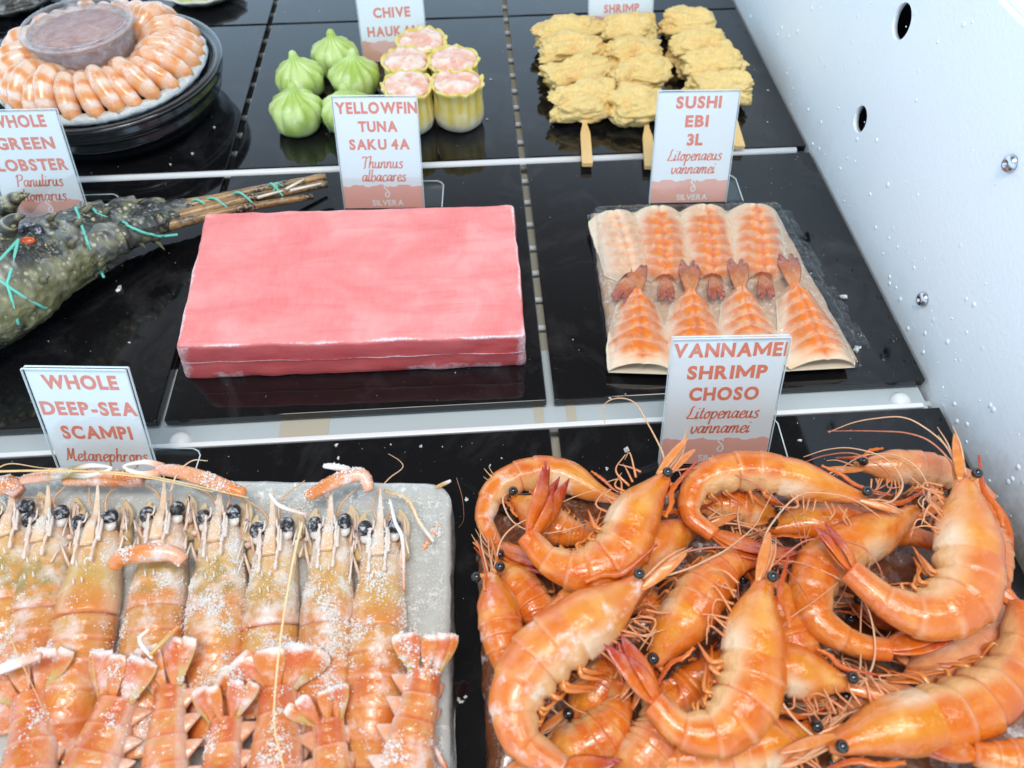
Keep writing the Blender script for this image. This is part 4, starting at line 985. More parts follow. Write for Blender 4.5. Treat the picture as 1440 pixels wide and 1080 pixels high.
feeler('thin straight feeler over the far left tail', [(3, 868, 4.7), (25, 920, 4.8), (62, 1000, 4.7)], .028, (.80, .46, .22))
feeler('wispy feeler curling up over the black board', [(532, 690, 3.6), (548, 672, 3.9), (566, 658, 4.1), (562, 648, 4.2), (546, 638, 4.2)], .026, (.80, .44, .28))
feeler('dark thread like feeler fallen on the board beside the slab', [(642, 672, .08), (650, 700, .08), (652, 730, .08), (645, 742, .08)], .018, (.5, .2, .12))
feeler('pale feeler rising to the left of scampi sign foot', [(240, 690, 3.6), (250, 665, 3.9), (270, 648, 4.1), (292, 648, 4.1)], .04, (.84, .60, .40))

# ------------------------------------------------------------------ round shrimp platter
RC = V((-8.75, 28.1, 1.6)); RR = 8.3
mb = MB(); mb.lathe(RC, [(5.9, -1.58), (6.3, -1.55), (6.7, -.9), (7.0, -.3), (7.35, -.15), (7.4, .1), (7.2, .3), (7.3, .75), (7.75, .9), (7.85, 1.2), (7.6, 1.4), (7.65, 1.55), (7.98, 1.62), (8.02, 1.82), (7.85, 1.92), (7.4, 1.85), (7.1, 1.5), (6.8, 1.2), (3.0, 1.15)], 96)
tag(mb.build('platter', M['blackpl'], None, V((RC.x, RC.y, 0))), 'round black plastic platter with ribbed rim holding a ring of peeled shrimp', 'platter')
mb = MB(); NR = 160
prof = [(6.3, 1.25), (6.95, 1.75), (7.05, 1.95), (6.9, 2.2), (6.5, 2.25), (5.9, 1.9)]
mb.rings([[RC+V(((r+.10*nz((k*.6, i, 0), 1, 3))*math.cos(2*math.pi*k/NR), (r+.10*nz((k*.6, i, 0), 1, 3))*math.sin(2*math.pi*k/NR), z+.10*nz((k*.8, i, 2), 1, 5))) for k in range(NR)] for i, (r, z) in enumerate(prof)], cap=False)
tag(mb.build('frost_rim', M['ice'], None, RC), 'white frosty rim of ice round the edge of the shrimp ring', 'ice')
def ring_shrimp(var):
    rnd = random.Random(var); mb = MB(); N = 30; K = 16
    g = cr([V((2.9, -.25, 1.6)), V((3.5, -.2, 2.35)), V((4.4, -.15, 2.95+.2*rnd.random())), V((5.4, .05, 3.0+.2*rnd.random())), V((6.4, .38, 2.55)), V((7.1, .75, 1.8))], N); rr = []; cc = []
    for i, p in enumerate(g):
        s = i/(N-1); T = (g[min(i+1, N-1)]-g[max(i-1, 0)]).normalized(); S = V((0, 1, 0)); S = (S-T*S.dot(T)).normalized(); U = T.cross(S)
        seg = (s*6) % 1; r = (.42+.42*math.sin(math.pi*min(1, .15+.7*s)))*(.95+.08*seg)*(1 if s < .95 else .8)
        r *= 1 if s > .04 else .6
        band = smooth(.35, .65, .5+.5*math.sin(s*6*2*math.pi+1))
        ring = []; cl = []
        for k in range(K):
            a = 2*math.pi*k/K; q = p+S*r*.86*math.cos(a)+U*r*1.1*math.sin(a); ring.append(q+S*.03*nz(q, 3, var)); cl.append(lerp3((.80, .34, .11), (.86, .68, .54), min(1, band*(.45+.5*smooth(-.5, .6, math.cos(a)))+.25*max(0, nz(q, 1.4, var)))))
        rr.append(ring); cc.append(cl)
    mb.rings(rr, cc); return mb
protos = []
NRING = 30
for k in range(NRING):
    vi = k % 4
    if len(protos) <= vi:
        o = ring_shrimp(vi+1).build('peeled_shrimp', M['ring']); protos.append(o)
    else: o = protos[vi].copy(); COL.objects.link(o)
    o.location = RC*CM; o.scale = (.93, .93, 1.0+.06*math.sin(k*3.7)); o.rotation_euler = (0, 0, 2*math.pi*(k+.12*math.sin(k*5))/NRING)
    tag(o, 'peeled orange and white shrimp in the ring round the sauce cup', 'shrimp', 'peeled shrimp in the platter ring')
CC = V((-9.15, 28.0, 1.5))
root = empty('sauce_cup', CC+V((0, 0, 1.2))); tag(root, 'small clear lidded cup of red sauce frosted over, in middle of the shrimp ring', 'cup')
B = CC+V((0, 0, 1.2))
MB().lathe(CC, [(2.5, 1.3), (2.58, 1.25), (3.28, 4.75), (3.2, 4.75), (2.5, 1.4)], 64, closed=True).build('cup', M['cup'], root, B)
MB().lathe(CC, [(2.35, 1.45), (2.45, 1.5), (3.1, 4.35), (2.9, 4.5), (.1, 4.55)], 48).build('sauce', M['sauce'], root, B)
MB().lathe(CC, [(3.3, 4.55), (3.52, 4.6), (3.56, 4.85), (3.46, 5.02), (3.2, 5.05), (3.1, 4.84), (2.9, 4.82), (1.2, 4.86), (.05, 4.86)], 72, closed=True).build('lid', m_clear('clear_lid', (.96, .94, .93), .05, .12, .5, haze=.12), root, B)
MB().lathe(CC, [(3.47, 4.95), (3.58, 4.8), (3.62, 4.9), (3.55, 5.04), (3.43, 5.06)], 72, closed=True).build('lid_rim', M['cup'], root, B)

# ------------------------------------------------------------------ dumplings
def dumpling(label, px, r, seed, tipdir=(0, 0)):
    c = at(px[0], px[1], 1.6); c.z = 0; mb = MB(); K = 96; rr = []; rnd = random.Random(seed); ph = rnd.random()*6; cc = []
    prof = [(.55, .0), (.80, .06), (.95, .30), (1.0, .62), (.99, .92), (.88, 1.16), (.66, 1.36), (.42, 1.50), (.27, 1.62), (.20, 1.74), (.17, 1.88), (.15, 1.98), (.09, 2.05), (.02, 2.07)]
    for i, (q, z) in enumerate(prof):
        am = .16*smooth(.45, 1.15, z)*smooth(2.05, 1.6, z)+.012
        ring = []; cl = []
        for k in range(K):
            a = 2*math.pi*k/K; pl = abs(math.sin(a*5.5+ph+z*.9+.4*math.sin(a*2+ph)))**.7-.6
            rad = r*q*(1+am*pl*1.8)*(1+.13*nz((math.cos(a), math.sin(a), z), 1.1, seed))
            f = smooth(.6, 2, z); p = c+V((rad*math.cos(a)+tipdir[0]*f*r, rad*math.sin(a)+tipdir[1]*f*r, z*r*.92)); ring.append(p)
            cl.append(lerp3((.42, .58, .12), (.62, .76, .33), smooth(-.3, .5, nz(p, .9, seed)+.3*pl)))
        rr.append(ring); cc.append(cl)
    mb.rings(rr, cc); o = mb.build('chive_dumpling', M['green'], None, c); tag(o, label, 'dumpling', 'green pleated dumplings')
dumpling('green pleated dumpling farthest back in its cluster, tip up', (470, 72), 1.72, 1)
dumpling('green dumpling on the left, behind the frontmost one', (419, 104), 1.72, 2, (-.03, .1))
dumpling('green dumpling with flattened top, touching the yellow ones', (497, 103), 1.78, 3, (.1, .1))
dumpling('frontmost green dumpling at lower left, white tip on top', (416, 150), 1.80, 4, (.05, .0))
dumpling('green dumpling half hidden behind the tuna sign', (488, 150), 1.75, 5)
def siumai(label, px, r, seed, tilt=(0, 0)):
    c = at(px[0], px[1], 3.4); c.z = 0; rnd = random.Random(seed); ph = rnd.random()*6
    root = empty('shumai_dumpling', c); tag(root, label, 'dumpling', 'yellow open topped dumplings')
    K = 80; rr = []; cc = []
    prof = [(.45, .0), (.80, .05), (.98, .35), (1.04, .9), (1.0, 1.6), (.97, 2.3), (1.0, 2.9), (1.10, 3.2), (1.03, 3.28), (.9, 3.0)]
    for q, z in prof:
        ring = []; cl = []
        for k in range(K):
            a = 2*math.pi*k/K; pl = abs(math.sin(a*6.5+ph+.7*math.sin(a*3+ph)))**.6*1.6-1; am = .085*smooth(.3, 1.2, z)*(.5+.8*abs(nz((math.cos(a), math.sin(a), 0), 2.2, seed)))
            rad = r*q*(1+am*pl)*(1+.05*nz((math.cos(a), math.sin(a), z*.3), 1.1, seed)); zz = z+(.30*nz((math.cos(a)*2, math.sin(a)*2, 0), 1.6, seed) if z > 2.8 else 0)
            p = c+V((rad*math.cos(a)+tilt[0]*z, rad*math.sin(a)+tilt[1]*z, zz)); ring.append(p)
            cl.append(lerp3(lerp3((.76, .58, .10), (.82, .70, .28), smooth(-.6, .8, pl+.8*nz(p, 2, seed))), (.82, .82, .74), smooth(1.4, .3, z+.5*nz(p, 1.5, seed))*.9))
        rr.append(ring); cc.append(cl)
    mb = MB(); mb.rings(rr, cc); mb.build('wrapper', M['siumai'], root, c)
    mb = MB(); K = 64; rr = []; cc = []
    for i in range(9):
        f = 1-i/9; ring = []; cl = []
        for k in range(K):
            a = 2*math.pi*k/K; e = c+V((r*1.0*f*math.cos(a)+tilt[0]*3.3, r*1.0*f*math.sin(a)+tilt[1]*3.3, 0)); n1 = nz(e, 1.3, seed); n2 = nz(e, 3.5, seed)
            e.z = 3.05+.38*math.sqrt(max(0, 1-f*f))+.22*n1*min(1, (1-f)*4+.5)+.10*n2; ring.append(e); cl.append(lerp3((.86, .48, .36), (.90, .74, .64), smooth(-.25, .45, n1+.6*n2)))
        rr.append(ring); cc.append(cl)
    mb.rings(rr, cc); mb.build('filling', M['filling'], root, c)
siumai('yellow wrapped dumpling standing farthest back against the chive sign', (592, 52), 1.72, 1)
siumai('yellow wrapped dumpling next to green ones, second row', (570, 80), 1.62, 2)
siumai('yellow wrapped dumpling at right in the second row', (637, 79), 1.70, 3)
siumai('yellow wrapped dumpling in front partly covered by tuna sign', (572, 115), 1.66, 4)
siumai('frontmost right yellow wrapped dumpling with frosty bottom', (642, 110), 1.70, 5)

# ------------------------------------------------------------------ breaded skewers
def crumb(c, dims, ang, seed):
    bm = bmesh.new(); bmesh.ops.create_icosphere(bm, subdivisions=5, radius=1); mb = MB()
    ca, sa = math.cos(ang), math.sin(ang); vs = []
    for v in bm.verts:
        p = v.co.copy(); d = .90+.24*nz(p, 1.4, seed)+.34*abs(nz(p, 2.1, seed+1))+.16*abs(nz(p, 5.0, seed+2))+.05*nz(p, 14, seed+3); d *= 1-.28*abs(p.x)**3
        q = V((p.x*dims[0]*d, p.y*dims[1]*d*(1+.35*nz((p.x*1.7, seed, 0), 1)), p.z*dims[2]*d)); q.y += .35*dims[1]*nz((p.x*1.6, seed*3.3, 1), 1)*1.4
        vs.append(c+V((q.x*ca-q.y*sa, q.x*sa+q.y*ca, max(q.z, .04-c.z))))
    bm.verts.index_update(); mb.add(vs, [tuple(v.index for v in f.verts) for f in bm.faces]); bm.free(); return mb
def skewer(label, pieces, stick, seed):
    base = at(*stick[0], .6); base.z = 0; root = empty('shrimp_skewer', base); tag(root, label, 'skewer', 'breaded shrimp skewers')
    for i, (x, y, hw, ang) in enumerate(pieces):
        c = at(x, y, 1.5); c.z = 1.15; crumb(c, (hw*1.17, 1.55, 1.2), ang, seed*10+i).build('breaded_shrimp', M['bread'], root, base)
    a = at(*stick[0], .55); b = at(*stick[1], .45); n = (b-a).normalized(); s = n.cross(V((0, 0, 1))).normalized(); ln = (b-a).length
    prof = [(-9.5, .16), (0, .16), (.25*ln, .17), (.42*ln, .34), (ln-.05, .36), (ln, .30)]; rr = []
    for d, w in prof:
        p = a+n*d; rr.append([p+s*w+V((0, 0, .14)), p-s*w+V((0, 0, .14)), p-s*w-V((0, 0, .14)), p+s*w-V((0, 0, .14))])
    MB().rings(rr).build('bamboo_stick', M['bamboo'], root, base, flat=True)
skewer('leftmost breaded shrimp skewer with whole bamboo handle showing', [(800, 40, 2.9, .22), (806, 68, 2.95, .15), (812, 100, 2.8, .2), (822, 138, 2.7, .28)], ((821, 160), (826, 232)), 1)
skewer('middle breaded shrimp skewer whose handle goes behind the sushi sign', [(882, 38, 2.5, .1), (892, 70, 2.6, .25), (900, 104, 2.55, .2), (893, 142, 2.3, -.1)], ((908, 165), (914, 236)), 2)
skewer('rightmost breaded shrimp skewer by the white wall, darker crumb', [(968, 28, 2.4, -.15), (980, 58, 2.6, -.05), (1003, 85, 2.7, -.15), (1013, 120, 2.6, -.1)], ((1024, 150), (1040, 208)), 3)

# ------------------------------------------------------------------ flat sushi shrimp pack
SB = [at(862, 520, 0), at(1200, 512, 0), at(1092, 287, .9), at(833, 292, .9)]
cen = sum(SB, V())/4; cen.z = 0
mb = MB(); rr = []
def quad(u, v): return SB[0].lerp(SB[1], u).lerp(SB[3].lerp(SB[2], u), v)
per = [(k/24, 0) for k in range(24)]+[(1, k/24) for k in range(24)]+[(1-k/24, 1) for k in range(24)]+[(0, 1-k/24) for k in range(24)]
for z, e in ((.05, .06), (.25, .12), (.45, .02), (.55, -.25)):
    rr.append([V(((q := quad(u, v)).x, q.y, z))+(V((q.x-cen.x, q.y-cen.y, 0)).normalized()*(e+.12*nz(q, 1.2, 4))) for u, v in per])
mb.rings(rr); M['sheet'] = m_ice('tan_glaze', (.62, .42, .27)); tag(mb.build('frozen_sheet', M['sheet'], None, cen), 'thin frosty ice sheet under the butterflied sushi shrimp', 'ice')
def ebi(label, pts, w0, w1, tailpx, seed, intensity=1.0):
    """pts: (px, py) from wide end to tail root; flat butterflied body with a tail fan"""
    g = [at(x, y, 1.2) for x, y in pts]; g = cr(g, 60); base = g[30].copy(); base.z = .55; root = empty('butterflied_shrimp', base); tag(root, label, 'shrimp', 'butterflied sushi shrimp')
    NU = 34; vs = []; cs = []; fs = []
    for i, p in enumerate(g):
        s = i/59; T = (g[min(i+1, 59)]-g[max(i-1, 0)]).normalized(); S = T.cross(V((0, 0, 1))).normalized()
        hw = (w0+(w1-w0)*smooth(.25, 1.05, s))*.5*(1-.50*smooth(.88, 1, s)); hw *= (.96+.04*smooth(0, .06, s))
        for j in range(NU):
            u = -1+2*j/(NU-1); ch = s*6.5+.75*abs(u)+.25*nz((u*1.5, s*3, seed), 1); e = ch % 1
            z = .60+.78*(1-abs(u)**2.4)-.07*math.exp(-(u/.06)**2)+.06*(e)*(1-abs(u))+.035*nz((u*3, s*12, seed), 1)
            q = V((p.x, p.y, 0))+S*hw*(u+.03*nz((s*9, seed, u > 0), 1)*abs(u))+V((0, 0, z)); vs.append(q)
            n1 = nz((u*2.2, s*7, seed*3.1), 1); n2 = nz((u*6, s*22, seed), 1)
            k = intensity*smooth(1.08, .45, abs(u)+.25*n1+.12*n2)*smooth(-.02, .14+.3*abs(u), s+.06*n1)
            k *= .50+.50*smooth(.15, .75, e+.45*n2+.25*n1)
            col = lerp3((.86, .68, .48), (.82, .23, .03), min(1, k*1.25)); col = lerp3(col, (.70, .15, .03), .55*k*math.exp(-(u/.10)**2))
            col = lerp3(col, (.88, .78, .64), .55*smooth(.72, 1.0, abs(u)+.2*n2)); cs.append(col)
    n = len(g)
    for i in range(n-1):
        for j in range(NU-1): fs.append((i*NU+j, i*NU+j+1, (i+1)*NU+j+1, (i+1)*NU+j))
    # thin underside so the body is closed
    o = len(vs); edge = [i*NU for i in range(n)]+[(n-1)*NU+j for j in range(1, NU)]+[i*NU+NU-1 for i in range(n-2, -1, -1)]+[j for j in range(NU-2, 0, -1)]
    for e in edge: vs.append(V((vs[e].x, vs[e].y, .50))); cs.append((.84, .70, .5))
    m_ = len(edge)
    for k in range(m_): fs.append((edge[k], o+k, o+(k+1) % m_, edge[(k+1) % m_]))
    fs.append(tuple(range(o, o+m_)))
    mb = MB(); mb.add(vs, fs, cs); mb.build('flesh', M['ebi'], root, base)
    tip = at(*tailpx, 1.1); a = g[-1]; a = V((a.x, a.y, .95)); ax = tip-a; ln = ax.length; ax.normalize(); S = ax.cross(V((0, 0, 1))).normalized()
    mb = MB()
    for ang, k in ((-.27, .9), (-.13, 1), (0, .8), (.13, 1), (.27, .9)):
        d = ax*math.cos(ang)+S*math.sin(ang); e = a+d*ln*k
        mb.tube(cr([a-ax*.2, a.lerp(e, .5)+V((0, 0, .25)), e], 14), lambda s: ((.06+.15*math.sin(math.pi*min(1, .1+.85*s)))*ln*.55, .10), 8, lambda s: lerp3((.72, .25, .07), (.40, .07, .025), smooth(.25, .9, s)), flat=S)
    mb.build('tail', M['fin'], root, base)
A_ = [((863, 298), (888, 386), (872, 426), 'pale wrinkled butterflied shrimp at back left of the pack'), ((926, 292), (936, 389), (937, 423), 'second from left butterflied shrimp of the back row, orange down its middle'),
      ((993, 290), (1003, 388), (1009, 422), 'third from left butterflied shrimp of the back row, brownish orange'), ((1063, 289), (1074, 386), (1078, 420), 'butterflied shrimp at the back right corner of the pack')]
B_ = [((905, 514), (896, 408), (894, 368), 'orange butterflied shrimp at front left corner of the pack'), ((986, 513), (972, 408), (967, 367), 'second from left butterflied shrimp of the front row, head end behind the sign'),
      ((1070, 511), (1042, 405), (1035, 365), 'pale brown butterflied shrimp behind the VANNAMEI sign top'), ((1163, 508), (1118, 400), (1104, 358), 'butterflied shrimp at the front right corner, white ended')]
for k, (a, b, tp, lab) in enumerate(A_): ebi(lab, [a, ((a[0]+b[0])/2+2, (a[1]+b[1])/2), b], 3.22, 2.85, tp, k+1, .35 if k == 0 else 1.0)
for k, (a, b, tp, lab) in enumerate(B_): ebi(lab, [a, ((a[0]+b[0])/2, (a[1]+b[1])/2), b], 3.62, 2.1, tp, k+11, (1.1, 1.05, .8, 1.0)[k])
# clear pouch skin over it, with a crumpled flap on the right
vs = []; fs = []; NX, NY = 70, 60
for i in range(NX+1):
    for j in range(NY+1):
        u, v = -.02+1.12*i/NX, -.03+1.05*j/NY; q = SB[0]+(SB[1]-SB[0])*u; q2 = SB[3]+(SB[2]-SB[3])*u; p = q.lerp(q2, v)
        inside = smooth(1.06, .98, u)*smooth(-.02, .04, v)*smooth(1.02, .97, v)*smooth(-.02, .02, u)
        p.z = .12+1.22*inside+.12*abs(nz(p, 1.6, 3))+.07*nz(p, 4, 7)+(.25*abs(nz(p, 2.0, 9)) if u > 1.0 else 0)
        vs.append(p)
for i in range(NX):
    for j in range(NY):
        if i > NX*.92 and (j < NY*(.10+.10*nz((i*.3, 0, 0), 1)) or (nz((i*.15, j*.2, 5), 1) > .25)): continue
        a = i*(NY+1)+j; fs.append((a, a+NY+1, a+NY+2, a+1))
mb = MB(); mb.add(vs, fs); tag(mb.build('plastic_pouch', M['film'], None, cen), 'clear wrinkled plastic pouch skin over the sushi shrimp', 'pouch')

# ------------------------------------------------------------------ spiny lobster
ax_ = [(-110, 440, 2.6), (-40, 412, 2.8), (20, 380, 2.8), (80, 352, 2.6), (140, 330, 2.2), (195, 314, 1.8), (245, 300, 1.5), (285, 290, 1.4)]
hw_ = [3.9, 3.8, 3.55, 2.75, 2.05, 1.5, 1.0, .6]
base = at(60, 370, 0); base.z = 0; lob = empty('spiny_lobster', base); tag(lob, 'dark mottled spiny lobster tied with teal twine, head towards the tuna block', 'lobster')
g = cr([at(*p) for p in ax_], 150); rr = []; cc = []; K = 72
def lobcol(p, sd=0, s_=0):
    n1 = nz(p, .55, 1); n2 = nz(p, 1.7, 2); n3 = nz(p, 4.5, 3)
    c = lerp3((.045, .048, .038), (.15, .15, .115), smooth(-.35, .35, n1+.4*n2))
    c = lerp3(c, (.28, .26, .10), .6*smooth(.15, .45, n2+.2*n3)); c = lerp3(c, (.035, .032, .028), .9*smooth(.10, .32, nz(p, 1.2, 8)+.35*n3)); c = lerp3(c, (.50, .50, .46), .55*smooth(.26, .5, n3+.3*n1)); return c
smooth_rr = []
for i, p in enumerate(g):
    s = i/149; T = (g[min(i+1, 149)]-g[max(i-1, 0)]).normalized(); S = T.cross(V((0, 0, 1))).normalized(); U = S.cross(T)
    x = s*(len(hw_)-1); k0 = min(len(hw_)-2, int(x)); w_ = hw_[k0]+(hw_[k0+1]-hw_[k0])*(x-k0); ring = []; cl = []
    for k in range(K):
        a = 2*math.pi*k/K; c, sn = math.cos(a), math.sin(a); hh = w_*.72
        q = p+S*w_*c+U*hh*sn
        nn = .16*nz(q, .9, 11)+.14*nz(q, 2.0, 12)+.06*nz(q, 5, 13)+.22*(abs(((s*7.5) % 1)-.5)-.25)*smooth(.3, .5, s); q += (S*c+U*sn)*nn*min(1, w_/1.5)
        q.z = max(q.z, .05); ring.append(q)
        cl.append(lerp3(lobcol(q), (.26, .25, .10), .6*smooth(.4, .95, (c if (S.y < 0) else -c)*1.0-.25*sn)))
    rr.append(ring); cc.append(cl); smooth_rr.append([p+S*(w_+.10)*math.cos(2*math.pi*k/K)+U*(w_*.72+.10)*math.sin(2*math.pi*k/K) for k in range(K)])
wm = MB(); wm.rings(smooth_rr)
mb = MB(); mb.rings(rr, cc); mb.build('carapace', M['lob'], lob, base); LB = BVHTree.FromPolygons([v*1.0 for v in mb.v], mb.f)
def on(px, py, lift=0.0, wrap=False):
    d = FWD*FPX+R_*(px-720)-U_*(py-540); d.normalize(); h = (BVHTree.FromPolygons(wm.v, wm.f) if wrap else LB).ray_cast(V((CX, CY, CH)), d)
    return (h[0]+h[1]*lift) if h[0] is not None else at(px, py, 1.5)
# antennae bundled into a long beam
for k, (p0, p1, r) in enumerate((((225, 300), (458, 248), .34), ((222, 312), (461, 259), .36), ((238, 290), (455, 255), .26), ((215, 322), (440, 276), .34), ((260, 300), (452, 246), .22))):
    a, b = at(*p0, 1.75), at(*p1, 1.4-.12*k); mid = a.lerp(b, .5)+V((.1*k-.2, .15*(k % 2), .08))
    MB().tube(cr([a, mid, b], 40), lambda s: r*(1-.45*s)*(1+.10*abs(math.sin(s*90))), 10, lambda s: lerp3((.28, .16, .06), (.40, .22, .08), .5+.5*math.sin(s*23+k*2))).build('antenna', M['lob'], lob, base)
for k, (p0, p1) in enumerate((((362, 278), (398, 268)), ((402, 266), (428, 252)), ((408, 268), (452, 258)), ((255, 302), (272, 296)))):
    MB().tube([at(*p0, 1.85), at(*p0, 1.85).lerp(at(*p1, 1.8), .5), at(*p1, 1.75)], lambda s: .10*(1-.3*s), 6, (.80, .74, .62)).build('pale_feeler', M['limb'], lob, base)
# stout antenna bases: three jointed pieces each
for k, seq in enumerate((((95, 318, 2.9), (150, 305, 2.6), (195, 296, 2.2), (232, 293, 1.8)), ((120, 352, 2.7), (170, 334, 2.4), (215, 318, 2.0), (246, 306, 1.6)))):
    pp = [at(*q) for q in seq]
    for q in range(3):
        r0 = (.95, .80, .60)[q]; mb = MB(); gg = cr([pp[q], pp[q].lerp(pp[q+1], .5)+V((0, 0, .06)), pp[q+1]], 22)
        mb.tube(gg, lambda s: r0*(.86+.20*math.sin(s*2.4))*(1+.04*math.sin(s*14+q)), 26)
        mb.c = [lobcol(v*1.0+V((q*3, k*5, 0))) for v in mb.v]; mb.v = [v+V((nz(v, 2.2, 5), nz(v, 2.2, 6), nz(v, 2.2, 7)))*.12 for v in mb.v]
        mb.build('antenna_base', M['lob'], lob, base); wm.add(mb.v, mb.f)
# eye on a stalk, brow horns and spines
e = on(45, 322, .15)
MB().ball(e, (.62, .55, .50), 20, 14, (.05, .055, .06)).build('eye', M['eyef'], lob, base)
MB().tube([e+V((-1.3, -.1, -.35)), e+V((-.7, 0, -.1)), e+V((-.2, .03, 0))], lambda s: .50*(1-.2*s), 14, lambda s: lerp3((.30, .29, .25), (.55, .55, .53), s)).build('eye_stalk', M['lob'], lob, base)
MB().ball(on(38, 338, .05), (.42, .25, .2), 10, 8, (.60, .10, .02)).build('red_joint', M['limb'], lob, base)
def horn(px0, px1, r, lift):
    a = on(*px0, -.15); b = at(*px1, a.z+lift)
    g_ = cr([a, a.lerp(b, .55)+V((0, 0, .25)), b], 24)
    MB().tube(g_, lambda s: r*(1-s)**.75+.02, 14, lambda s: lerp3((.05, .04, .02), (.45, .40, .22), smooth(.45, .7, .5+.5*nz((s*9, r*5, 1), 1)+.25*math.sin(s*17)))).build('horn', M['lob'], lob, base)
horn((0, 300), (42, 272), .75, 1.5); horn((8, 330), (36, 303), .55, 1.0)
for (a, b) in (((70, 310), (84, 298)), ((188, 290), (205, 279)), ((120, 300), (132, 288)), ((216, 335), (232, 352)), ((160, 322), (172, 310)), ((100, 345), (112, 335)), ((60, 395), (70, 388)), ((150, 300), (158, 292)), ((196, 340), (205, 350)), ((110, 316), (120, 308))):
    p = on(*a, -.08); q = at(*b, p.z+.35); MB().tube([p, p.lerp(q, .5)+V((0, 0, .06)), q], lambda s: .22*(1-s)+.015, 8, lambda s: lerp3((.30, .27, .15), (.06, .05, .03), s)).build('spine', M['lob'], lob, base)
for k, (pa, pb, pc, r) in enumerate((((-30, 470), (60, 425), (150, 375), .5), ((-20, 440), (70, 400), (130, 372), .45), ((100, 385), (170, 352), (225, 325), .32))):
    a, b, c = at(*pa, 1.0), at(*pb, 1.05), at(*pc, .8); mb = MB(); gg = cr([a, b, c], 30)
    mb.tube(gg, lambda s: r*(1-.45*s)*(1+.08*math.sin(s*19)), 12, lambda s: lerp3((.40, .40, .20), (.30, .30, .12), .5+.5*math.sin(s*12+k))); mb.build('walking_leg', M['lob'], lob, base)
for pts in (((80, 350, 1), (108, 296, 1)), ((108, 294), (120, 330), (135, 368), (146, 390)), ((128, 294), (165, 310), (205, 328), (232, 332), (250, 330)), ((26, 334), (10, 352), (-4, 368)), ((25, 335), (18, 370), (10, 398), (20, 430), (28, 458)), ((-5, 390), (20, 408), (45, 425), (65, 434), (82, 433))):
    if len(pts[0]) == 3: continue
    w3 = []
    for q in range(len(pts)-1):
        for k in range(16): w3.append(on(pts[q][0]+(pts[q+1][0]-pts[q][0])*k/16, pts[q][1]+(pts[q+1][1]-pts[q][1])*k/16, .12, True))
    w3.append(on(*pts[-1], .12, True)); MB().tube(w3, .085, 6).build('twine', M['twine'], lob, base)
for (a, b) in (((264, 286), (300, 296)), ((286, 282), (325, 296)), ((325, 274), (358, 288)), ((376, 262), (398, 276)), ((398, 262), (385, 274))):
    p, q = at(*a, 1.7), at(*b, 1.5); MB().tube(cr([p, p.lerp(q, .5)+V((0, 0, .55)), q], 20), .07, 6).build('twine', M['twine'], lob, base)

# ------------------------------------------------------------------ half shells at the far edge
def shell(label, px, r, fill, rot, dark):
    c = at(*px, .6); c.z = 0; root = empty('half_shell', c); tag(root, label, 'shell', 'stuffed half shells at the back'); K = 60
    def prof(seq, colr, mat, nm, wav):
        rr = [[c+V((r*q*(1+wav*math.sin(a*11))*math.cos(a+rot)*1.15, r*q*(1+wav*math.sin(a*11))*math.sin(a+rot), z)) for a in [2*math.pi*k/K for k in range(K)]] for q, z in seq]
        MB().rings(rr, colr).build(nm, mat, root, c)
    prof([(.3, .05), (.7, .25), (.95, .8), (1.02, 1.05), (.96, 1.08), (.9, .9)], dark, M['scampi'], 'shell_cup', .03)
    prof([(.93, .95), (.80, 1.25), (.5, 1.4), (.02, 1.45)], fill, M['filling'], 'stuffing', .02)
shell('pale half shell with green stuffing cut by top edge, right of the platter', (283, -12), 3.0, (.62, .68, .26), .3, (.80, .78, .68))
shell('half shell with pale stuffing peeping out behind the platter', (150, -14), 2.6, (.66, .66, .40), 1.1, (.20, .18, .12))
shell('dark open shell in the top left corner of photo', (14, -2), 3.6, (.05, .045, .035), 2.0, (.05, .045, .035))

# ------------------------------------------------------------------ frost and ice crumbs
vs = []; fs = []
for v, f in FROST_SRC:
    o = len(vs); vs += v; fs += [tuple(i+o for i in q) for q in f]
TB = BVHTree.FromPolygons(vs, fs)
def octa(mb, c, r, rnd):
    m3 = Matrix.Rotation(rnd.random()*6.28, 3, V((rnd.random()-.5, rnd.random()-.5, rnd.random()-.5)).normalized())
    d = [V((1, 0, 0)), V((-1, 0, 0)), V((0, 1, 0)), V((0, -1, 0)), V((0, 0, 1)), V((0, 0, -1))]
    q = [c+(m3 @ e)*r*rnd.uniform(.5, 1.3) for e in d]
    mb.add(q, [(0, 2, 4), (2, 1, 4), (1, 3, 4), (3, 0, 4), (2, 0, 5), (1, 2, 5), (3, 1, 5), (0, 3, 5)])
rnd = random.Random(99); mb = MB(); tries = 0; cnt = 0
while cnt < 24000 and tries < 260000:
    tries += 1
    px, py = rnd.uniform(-10, 645), rnd.uniform(655, 1082); w_ = at(px, py, 2.5)
    n1 = noise.fractal(V((w_.x*.7, w_.y*.7, 3)), 1, 2, 3)
    dens = .05+.95*smooth(.05, .40, n1)+(.25 if 300 < px and py < 860 else 0)+(.25 if py < 700 else 0)
    if 85 < px < 150 and py > 700: dens *= .12
    if py > 930: dens *= .45
    if rnd.random() > dens: continue
    h = TB.ray_cast(V((w_.x, w_.y, 9)), V((0, 0, -1)))
    if h[0] is None and (px > 622 or py < 690): continue
    z = h[0].z if h[0] is not None else 1.97
    octa(mb, V((w_.x, w_.y, max(z, 1.97)+.01)), rnd.choice((.010, .012, .014, .016, .02, .024, .03, .045))*(1+.5*smooth(.1, .5, n1)), rnd); cnt += 1
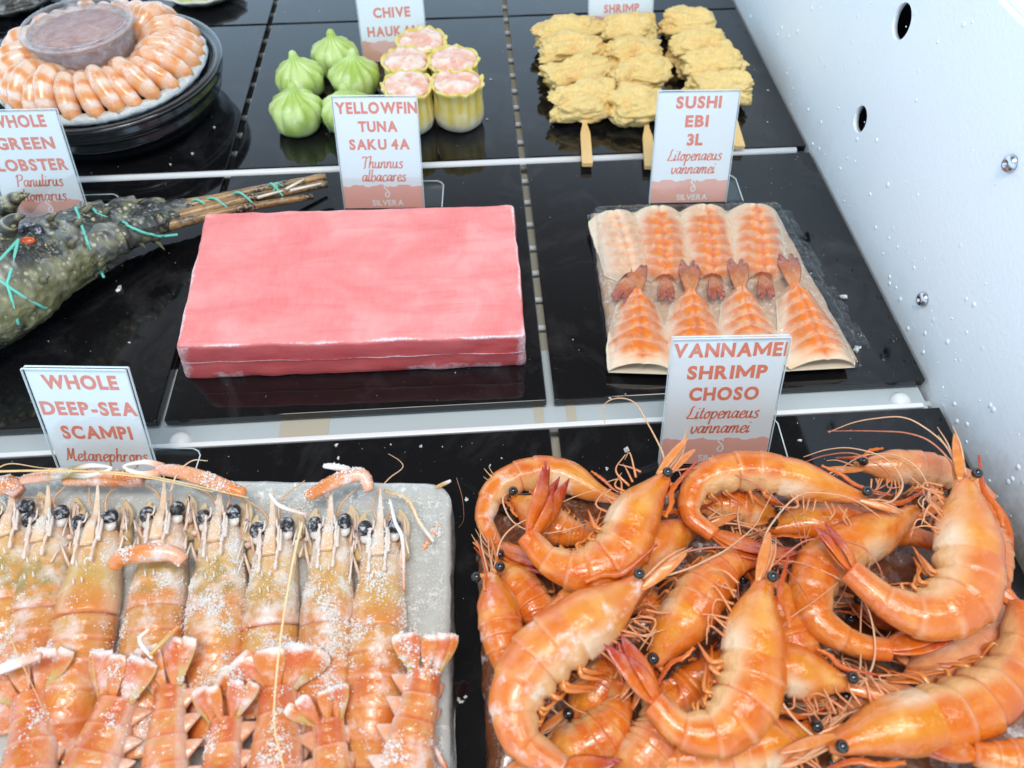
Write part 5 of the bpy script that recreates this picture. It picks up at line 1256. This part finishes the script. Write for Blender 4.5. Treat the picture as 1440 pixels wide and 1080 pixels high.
tag(mb.build('frost', M['crumb'], None, (5, -10, 1.7), flat=True), 'loose white frost crystals sprinkled over the scampi heads and ice', 'frost', kind='stuff')
mb = MB()
spots = [(170, 408, .22), (70, 480, .07), (182, 482, .08), (130, 550, .05), (1186, 420, .20), (1140, 385, .08), (1205, 492, .2), (806, 478, .06), (858, 560, .08), (880, 555, .06), (473, 626, .10), (475, 645, .08), (550, 625, .06), (592, 628, .08), (622, 628, .07), (706, 645, .06), (690, 655, .08), (760, 645, .05), (854, 660, .09), (880, 634, .16), (820, 666, .16), (1124, 620, .12), (657, 702, .10), (648, 985, .12), (655, 980, .08), (1080, 128, .08), (1078, 172, .07), (1085, 258, .05), (455, 520, .04), (640, 525, .05), (300, 105, .10), (302, 180, .10), (270, 217, .10), (240, 232, .08), (690, 112, .08), (685, 168, .08), (674, 112, .06), (400, 18, .05), (450, 15, .06), (1122, 595, .05), (1196, 605, .04)]
for x, y, r in spots:
    c = at(x, y, 0)
    for k in range(3 if r > .07 else 1): octa(mb, c+V((rnd.uniform(-r, r)*.6, rnd.uniform(-r, r)*.6, r*.5)), r*rnd.uniform(.6, 1.0), rnd)
for k in range(420):
    x, y = rnd.uniform(0, 1400), rnd.uniform(20, 1000); c = at(x, y, 0)
    if c.x > 39.8 or abs(c.y % 20.15) < .5 or abs(c.x % 20) < .5 or (c.y < 0 and c.y > -1.8): continue
    octa(mb, c+V((0, 0, .012)), rnd.uniform(.012, .03), rnd)
tag(mb.build('ice_crumbs', M['crumb'], None, (10, 10, 0), flat=True), 'scattered tiny ice crumbs and droplets on the black boards', 'ice crumbs', kind='stuff')

rnd = random.Random(5); mb = MB()
for k in range(330):
    y = rnd.uniform(-14, 40); z = .2+14*rnd.random()**1.5
    if rnd.random() > .25+.75*smooth(9, 1, z): continue
    r = rnd.choice((.03, .04, .05, .06, .09, .13)); mb.ball((WX-.0, y, z), (r*.42, r, r*rnd.uniform(.9, 1.25)), 10, 6)
tag(mb.build('water_droplets', M['bead'], None, (WX, 10, 3)), 'beads of frozen water dotted over the lower white wall', 'droplets', kind='stuff')
